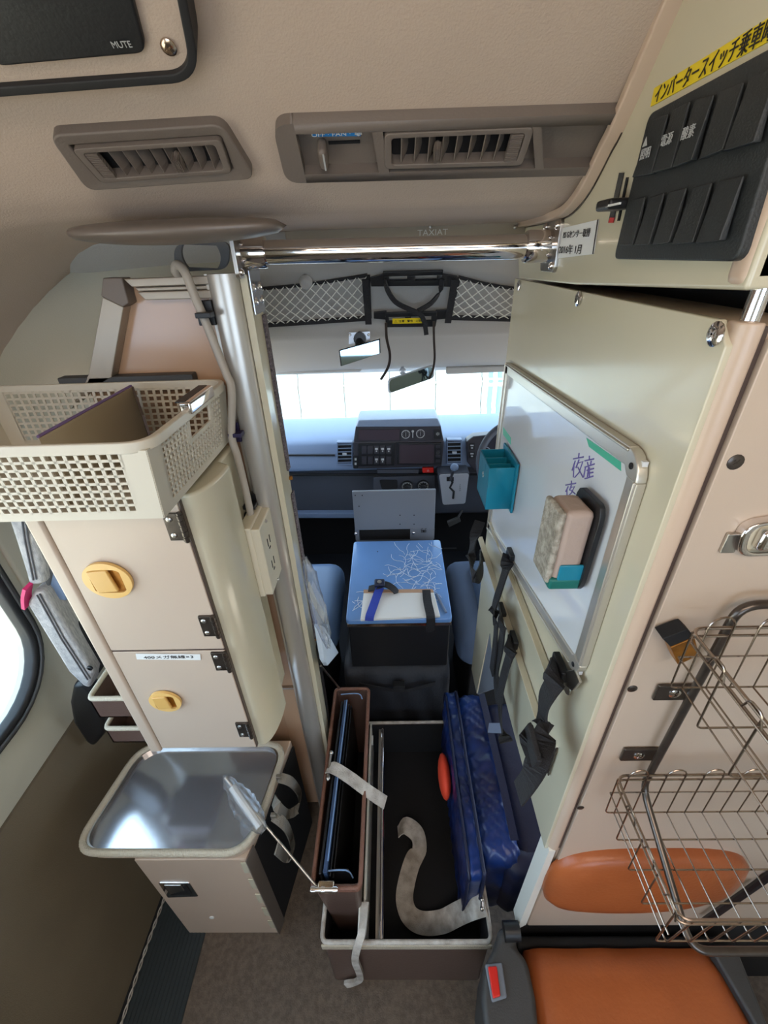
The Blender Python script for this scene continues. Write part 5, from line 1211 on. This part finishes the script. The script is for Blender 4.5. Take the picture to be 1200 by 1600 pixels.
# engine console box
cz=.65; a=PZ(540,970,cz); b=PZ(707,966,cz); c_=PZ(688,843,cz); d_=PZ(553,843,cz)
y0=(a.y+b.y)/2; y1=c_.y
t=thing('engine_box','black padded centre box with blue film covered lid between the seats','box',((a.x+b.x)/2,(y0+y1)/2,.35))
mb=MB(); mb.prism(rquad([V((a.x,y0,cz)),V((b.x,y0,cz)),V((c_.x,y1,cz)),V((d_.x,y1,cz))],.012,4),(0,0,-.018)); link('blue_lid',mb,'bluetop',t,bevel=.004,seg=3)
mb=MB(); mb.box((a.x+.002,y0+.004,cz-.032),(b.x-.002,y1,cz-.018)); link('lid_rim',mb,'gold',t,bevel=.002)
mb=MB(); mb.box((a.x+.004,y0+.006,.44),(b.x-.004,y1,cz-.03)); link('box_body',mb,'black',t,bevel=.006)
random.seed(11)
mb=MB()
def crack(x,y,ang,n):
    pts=[(x,y)]
    for _ in range(n):
        ang+=random.uniform(-.7,.7); x+=math.cos(ang)*6; y+=math.sin(ang)*6*.8
        if not (548<x<692 and 846<y<958): break
        pts.append((x,y))
    if len(pts)>1: mb.ribbon([PZ(px_,py_,cz+.0009) for px_,py_ in pts],(1,0,0) if abs(math.cos(ang))<.7 else (0,1,0),.0014,.0008)
for k in range(60):
    x=random.uniform(625,682); y=random.uniform(848,925); crack(x,y,random.uniform(0,6.3),5)
for k in range(8): crack(random.uniform(548,565),random.uniform(925,955),random.uniform(0,6.3),4)
link('film_crease',mb,'film',t,kind='stuff',label='pale creases in the blue film')
mb=MB(); p=PZ(590,862,cz); mb.lathe(p,Zv,[(.002,0),(.002,.001)],8); link('lid_hole',mb,'blackm',t)
# base cover (engine cover vinyl)
t=thing('engine_cover','black vinyl covered engine hump under the centre box','engine cover',(0,1.1,0))
mb=MB(); nx=20; rows=[]
pf=[(.855,.012),(.858,.12),(.870,.24),(.878,.35),(.90,.432),(1.0,.438),(1.4,.438),(1.44,.30),(1.45,.02)]
pfs=cm([(0,p,q) for p,q in pf],3)
for p in pfs: rows.append([V((-.165+.33*i/nx,p.y+.004*math.sin(i*1.3+p.z*22),p.z+.003*math.sin(i*.9+p.y*30) if p.z>.03 else .012)) for i in range(nx+1)])
mb.grid([[r[0]+V((0,0,-r[0].z+.012))]+r+[r[-1]+V((0,0,-r[-1].z+.012))] for r in rows]); link('vinyl_cover',mb,'cabfloor',t,smooth='full')
mb=MB(); mb.obox((.005,.862,.40),Xv*.018,Yv*.01,Zv*.008); link('cover_handle',mb,'blackm',t,bevel=.002)
mb=MB(); mb.ribbon(cm([V((-.12,.868,.40)),V((-.05,.862,.385)),V((.03,.858,.38)),V((.12,.868,.40))],4),Zv,.015,.003); link('cover_strap',mb,'webbing',t)
# grey plate
t=thing('equipment_plate','grey metal equipment plate standing behind the blue lid','plate',PY(616,840,1.33))
Yp=1.325; Q=[PY(x,y,Yp) for x,y in ((550,768),(681,766),(683,843),(549,845))]
zt=(Q[0].z+Q[1].z)/2; zb=.62; zslot=PY(600,829,Yp).z
x0=Q[0].x; x1=Q[1].x
sl=[PY(561,830,Yp),PY(641,829,Yp),PY(641,842,Yp),PY(561,843,Yp)]
mb=MB(); mb.box((x0,Yp,sl[0].z+.004),(x1,Yp+.012,zt)); link('plate_sheet',mb,'plate',t,bevel=.002)
mb=MB(); mb.box((x0,Yp-.003,cz-.02),(sl[0].x,Yp+.01,sl[0].z+.006)); mb.box((sl[1].x,Yp-.003,cz-.02),(x1,Yp+.01,sl[0].z+.006)); mb.box((x0,Yp+.02,.45),(x1,Yp+.024,sl[0].z)); link('lower_flange',mb,'plate',t)
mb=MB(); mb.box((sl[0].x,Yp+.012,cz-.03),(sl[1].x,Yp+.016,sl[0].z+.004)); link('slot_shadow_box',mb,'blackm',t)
for x,y in ((555,774),(566,774),(561,791),(625,805),(647,805),(625,819),(647,819)):
    mb=MB(); mb.lathe(PY(x,y,Yp-.0005),-Yv,[(.0022,0),(.0022,.001)],8); link('hole',mb,'blackm',t)
for x,y in ((556,834),(646,833)): screw(PY(x,y,Yp-.003),-Yv,.006,t,'chrome')
p=PY(662,829,Yp-.004); mb=MB()
for dx,dz,rx,rz in ((0,0,.010,.0012),(0,-.006,.010,.0012),(0,-.003,.003,.005)): mb.obox(p+V((dx,0,dz)),Xv*rx,Yv*.0008,Zv*rz)
for s in (-1,1): mb.obox(p+V((s*.007,0,.007)),V((.003,0,.002)),Yv*.0008,Zv*.0008)
link('lamp_symbol',mb,'ink',t)
# cloth, straps on the lid
zl=cz+.003
t=thing('white_board','white folded sheet strapped on top of the blue lid','sheet',PZ(610,945,zl))
Q=[PZ(x,y,zl+.006) for x,y in ((568,926),(678,925),(688,962),(563,968))]
mb=MB(); mb.slab(Q,(0,0,-.008)); link('sheet_body',mb,'paper',t,bevel=.002)
mb=MB(); mb.slab([PZ(x,y,zl+.008) for x,y in ((568,921),(676,920),(678,925),(568,926))],(0,0,-.009)); link('wood_edge',mb,'tan',t,bevel=.001)
t=thing('blue_strap','blue webbing strap with a black buckle over the white sheet','strap',PZ(590,950,cz))
mb=MB(); mb.ribbon(cm([PZ(594,918,cz+.022),PZ(590,928,cz+.018),PZ(584,945,cz+.014),PZ(578,962,cz+.012),PZ(577,970,cz+.006)],4),(1,0,0),.025,.002); link('webbing_band',mb,'blueweb',t)
mb=MB(); mb.ribbon(cm([PZ(576,920,cz+.012),PZ(588,917,cz+.02),PZ(602,913,cz+.028),PZ(615,920,cz+.02),PZ(620,927,cz+.012)],4),(.2,1,0),.026,.003); link('black_band',mb,'webbing',t)
mb=MB(); p=PZ(593,911,cz+.032); mb.obox(p,Xv*.016,Yv*.014,Zv*.006); bk=link('buckle',mb,'navyd',t,bevel=.004)
mb=MB(); mb.lathe(p+V((0,-.002,.006)),Zv,[(.007,0),(.007,.002)],14); link('buckle_button',mb,'steel',bk,smooth=True)
t=thing('black_strap','black webbing strap hanging over the right end of the white sheet','strap',PZ(670,950,cz))
mb=MB(); mb.ribbon(cm([PZ(666,922,cz+.018),PZ(668,940,cz+.016),PZ(672,958,cz+.014),PZ(673,966,cz+.010),V((PZ(673,966,cz).x,y0-.004,cz-.02)),V((PZ(673,966,cz).x,y0-.004,cz-.045))],4),(1,0,0),.025,.003); link('webbing_band',mb,'webbing',t)
mb=MB(); mb.tube([PZ(682,928,cz+.003),PZ(697,957,cz+.003)],.004,8); tag(link('pen',mb,'dash',smooth=True),'thin grey pen lying by the right edge of the blue lid','pen')

# seats
def seat(label,x0,x1,y0,y1,z,m,ang=0,gr='cab seats'):
    t=thing('cab_seat',label,'seat',((x0+x1)/2,(y0+y1)/2,0),gr)
    mb=softbox(x0,x1,y0,y1,z-.15,z,.055,.0008,nx=16,ny=20,nz=10); link('cushion',mb,m,t,smooth='full')
    mb=MB(); mb.tube(cm([V((x0+(x1-x0)*.35,y0+.02,z+.001)),V((x0+(x1-x0)*.36,(y0+y1)/2,z+.002)),V((x0+(x1-x0)*.42,y1-.06,z+.001))],4),.0025,6); link('seam',mb,'navyd',t,smooth=True)
    mb=MB(); mb.box((x0+.05,y0+.05,0),(x1-.05,y1-.06,z-.14)); link('seat_base',mb,'blackm',t,bevel=.01)
    return t
p=PZ(537,885,.52); seat('blue-grey vinyl passenger seat left of the centre box',-.66,p.x,.985,1.36,.52,'seat')
p=PZ(690,885,.52); seat('blue-grey driver seat with textured side right of the centre box',PZ(700,900,.52).x,.75,.93,1.36,.52,'seatd')
mb=MB(); p=PZ(737,905,.53); tag(link('seat_bolster',softbox(p.x,p.x+.14,.96,1.30,.40,.56,.05,.001),'seat',smooth='full'),'blue-grey bolster cushion on the driver side near the hanging strap','cushion')
# bags hanging beyond side board
t=thing('plastic_bag','crumpled clear plastic bag hanging beside the passenger seat','bag',PX(500,960,-.17))
mb=MB(); rows=[]
p1=PX(476,875,-.185); p2=PX(515,1010,-.15)
for k in range(13):
    s=k/12; c=lerp(p1,p2,s); r=.006+.022*math.sin(math.pi*s)**.7
    row=[c+V((.35*r*math.cos(2*math.pi*j/16),1.5*r*math.sin(2*math.pi*j/16),.2*r*math.sin(2*math.pi*j/16)))*(1+.3*math.sin(j*2.1+k*1.7)) *1 if False else c+V((.35*r*math.cos(2*math.pi*j/16),1.5*r*math.sin(2*math.pi*j/16),.2*r))*1+V((random.uniform(-.003,.003),random.uniform(-.006,.006),random.uniform(-.004,.004))) for j in range(16)]
    rows.append(row+[row[0]])
mb.grid(rows); link('bag_film',mb,'clearm',t,smooth='full')
mb=MB(); mb.ribbon(cm([PX(482,915,-.18),PX(492,940,-.175),PX(506,965,-.17)],4),(0,1,0),.022,.002); link('contents',mb,'paper',t)
t=thing('wrapped_packet','small clear packet tucked behind the lower hook strip','packet',PX(505,1030,-.17))
mb=MB(); mb.slab([PX(x,y,-.18) for x,y in ((490,975),(500,980),(523,1020),(505,1040),(499,1030))],(.012,0,0)); link('packet_film',mb,'film',t,bevel=.002)
mb=MB(); mb.tube([PX(501,1040,-.195),PZ(530,1075,.44)],.003,8); tag(link('thin_rod',mb,'steel',smooth=True),'thin steel rod slanting from the packet down to the brown case','rod')

# ================================================================ CAB CEILING FITTINGS
NP=V((0,.99,1.51)); NN=V((0,-.905,-.42)).normalized()
def PN(x,y,o=0): return PP(x,y,NP,NN)+NN*o
def net(label,q):
    Q=[PN(*p) for p in q]; t=thing('net_pocket',label,'net',Q[3],'net pockets on the cab ceiling')
    mb=MB(); L=(Q[1]-Q[0]).length; Hh=(Q[3]-Q[0]).length; nx=max(4,int(L/.020)); ny=4
    for i in range(-ny,nx+1):
        for sgn in (1,-1):
            pts=[]
            for j in range(ny*2+1):
                b=j/(ny*2); a=((i + (b*ny if sgn==1 else ny-b*ny)))/nx
                if -0.001<=a<=1.001: pts.append(quadmap(Q,a,b)+NN*(.006*math.sin(math.pi*b)+.0015*(j%2)))
            if len(pts)>1: mb.tube(pts,.0011,4)
    link('netting',mb,'net',t)
    mb=MB(); mb.ribbon(cm([Q[0],quadmap(Q,.5,.04),Q[1]],4),NN.cross(Xv),.006,.003); link('top_cord',mb,'webbing',t)
    mb=MB(); mb.ribbon([Q[3],Q[2]],NN.cross(Xv),.011,.003); link('bottom_band',mb,'webbing',t)
    for (a,b) in ((0,3),(1,2)):
        mb=MB(); mb.ribbon([Q[a],Q[b]],Xv,.011,.003); link('side_band',mb,'webbing',t)
net('left net pocket on the cab ceiling',((398,452),(574,430),(577,497),(398,509)))
net('right net pocket on the cab ceiling',((716,433),(815,452),(815,499),(701,496)))
t=thing('strap_bracket','black slotted bracket with hanging straps on the cab ceiling','bracket',PN(645,500))
def holed(q,holes,name):
    # plate as bars around slots
    Q=[PN(*p,.012) for p in q]; mb=MB()
    mb.slab([quadmap(Q,a,b) for a,b in ((0,0),(1,0),(1,.28),(0,.28))],-NN*.005); mb.slab([quadmap(Q,a,b) for a,b in ((0,.62),(1,.62),(1,1),(0,1))],-NN*.005)
    for a0,a1 in holes: mb.slab([quadmap(Q,a,b) for a,b in ((a0,.28),(a1,.28),(a1,.62),(a0,.62))],-NN*.005)
    link(name,mb,'black',t,bevel=.0012)
holed(((598,420),(692,418),(688,442),(602,443)),((0,.09),(.40,.54),(.91,1)),'upper_plate')
holed(((602,484),(682,482),(680,506),(604,507)),((0,.06),(.38,.50),(.90,1)),'lower_plate')
for q in (((578,430),(600,424),(602,444),(580,444)),((690,424),(714,428),(712,445),(690,444)),((584,484),(604,482),(604,496),(584,494)),((680,481),(702,480),(700,494),(680,496))):
    mb=MB(); mb.slab([PN(*p,.010) for p in q],-NN*.004); link('ear',mb,'black',t,bevel=.001)
for a,b in (((571,432),(576,502)),((710,432),(699,500))):
    mb=MB(); mb.ribbon([PN(*a,.011),PN(*b,.011)],Xv,.014,.003); link('upright_band',mb,'webbing',t)
mb=MB(); mb.ribbon(cm([PN(602,430,.014),PN(605,445,.018),PN(618,463,.022),PN(640,473,.026),PN(655,480,.026),PN(662,493,.026),PN(665,512,.026)],5),NN.cross(Xv),.010,.003); link('strap_band',mb,'webbing',t)
mb=MB(); mb.ribbon(cm([PN(690,430,.014),PN(686,448,.018),PN(672,465,.022),PN(652,476,.024)],5),NN.cross(Xv)+Xv*.4,.010,.003); link('strap_band',mb,'webbing',t)
mb=MB(); mb.ribbon(cm([PN(603,498,.015),PN(604,520,.02),PN(609,545,.022),PN(606,565,.022),PN(595,584,.022)],5),Xv,.006,.002); link('hanging_strap',mb,'dsteel',t)
mb=MB(); mb.ribbon(cm([PN(677,496,.015),PN(677,520,.02),PN(678,550,.022),PN(675,570,.022),PN(669,583,.022)],5),Xv,.005,.002); link('hanging_strap',mb,'dsteel',t)
Q=[PN(*p,.0135) for p in ((613,492),(661,491),(661,499),(613,500))]
mb=MB(); mb.slab(Q,NN*.001); link('yellow_label',mb,'sticker',t,label='yellow warning label')
text('⚠ 注意 · 警告 · 必読',sum(Q,V())/4+NN*.0014,Xv,NN.cross(Xv)*(1 if NN.cross(Xv).z>0 else -1),.006,'ink',t,width=.06)
for x,y in ((478,440),):
    mb=MB(); mb.lathe(PN(x,y,.0),NN,[(.014,0),(.012,.008),(.007,.012)],18); tag(link('ceiling_knob',mb,'cabceil',smooth=True),'round pale fixing knob above the left net pocket','knob')
# mirrors
t=thing('rear_mirror','small tilted rectangular mirror on a suction mount under the left net','mirror',PY(562,550,1.30))
Ym=1.0; Q=[PY(x,y,Ym) for x,y in ((529,548),(594,530),(595,552),(532,573))]
mb=MB(); mb.slab(Q,(0,.012,0)); link('mirror_shell',mb,'black',t,bevel=.002)
cc=sum(Q,V())/4; mb=MB(); mb.slab([cc+(p-cc)*.93+V((0,-.0008,0)) for p in Q],(0,.001,0)); link('mirror_face',mb,'glass',t)
mb=MB(); mb.cyl(PY(562,545,Ym+.01),PY(562,530,Ym+.03),.010,12); mb.lathe(PY(562,530,Ym+.02),Yv,[(.014,0),(.014,.02)],14); link('mount',mb,'black',t,smooth=True)
mb=MB(); mb.slab([PY(x,y,Ym+.03) for x,y in ((545,520),(578,518),(578,535),(545,538))],(0,.003,0)); link('mount_plate',mb,'silver',t)
for x in (547,576): screw(PY(x,523,Ym+.029),-Yv,.003,t)
t=thing('rear_mirror','large rounded rear-view mirror hanging at the top of the windscreen','mirror',PY(642,600,1.6))
Q=[PY(x,y,1.62) for x,y in ((605,594),(679,570),(680,590),(606,616))]
mb=MB(); mb.prism(rquad(Q,.018,6),(0,.02,0)); link('mirror_shell',mb,'silver',t,bevel=.004)
cc=sum(Q,V())/4; mb=MB(); mb.prism([cc+(p-cc)*.92+V((0,-.001,0)) for p in rquad(Q,.018,6)],(0,.002,0)); link('mirror_face',mb,'glass',t)
mb=MB(); mb.cyl(PY(632,590,1.65),PY(629,574,1.76),.007,10); mb.ball(PY(629,580,1.7),.014); link('stem',mb,'silver',t,smooth=True)
mb=MB(); mb.slab([PY(x,y,1.80) for x,y in ((598,570),(675,568),(676,573),(598,575))],(0,.02,0)); link('mount_base',mb,'lightwhite',t,bevel=.003)
for (x0,x1,lab) in ((430,568,'left folded sun visor at the top of the windscreen'),(697,800,'right folded sun visor at the top of the windscreen')):
    mb=MB(); a=PY(x0,573,1.82); b=PY(x1,571,1.82); mb.prism([a,b,b+V((-.012,-.01,-.024)),a+V((.0,-.01,-.03))],(0,.02,0)); tag(link('sun_visor',mb,'cabceil',bevel=.008,seg=3),lab,'sun visor','sun visors')
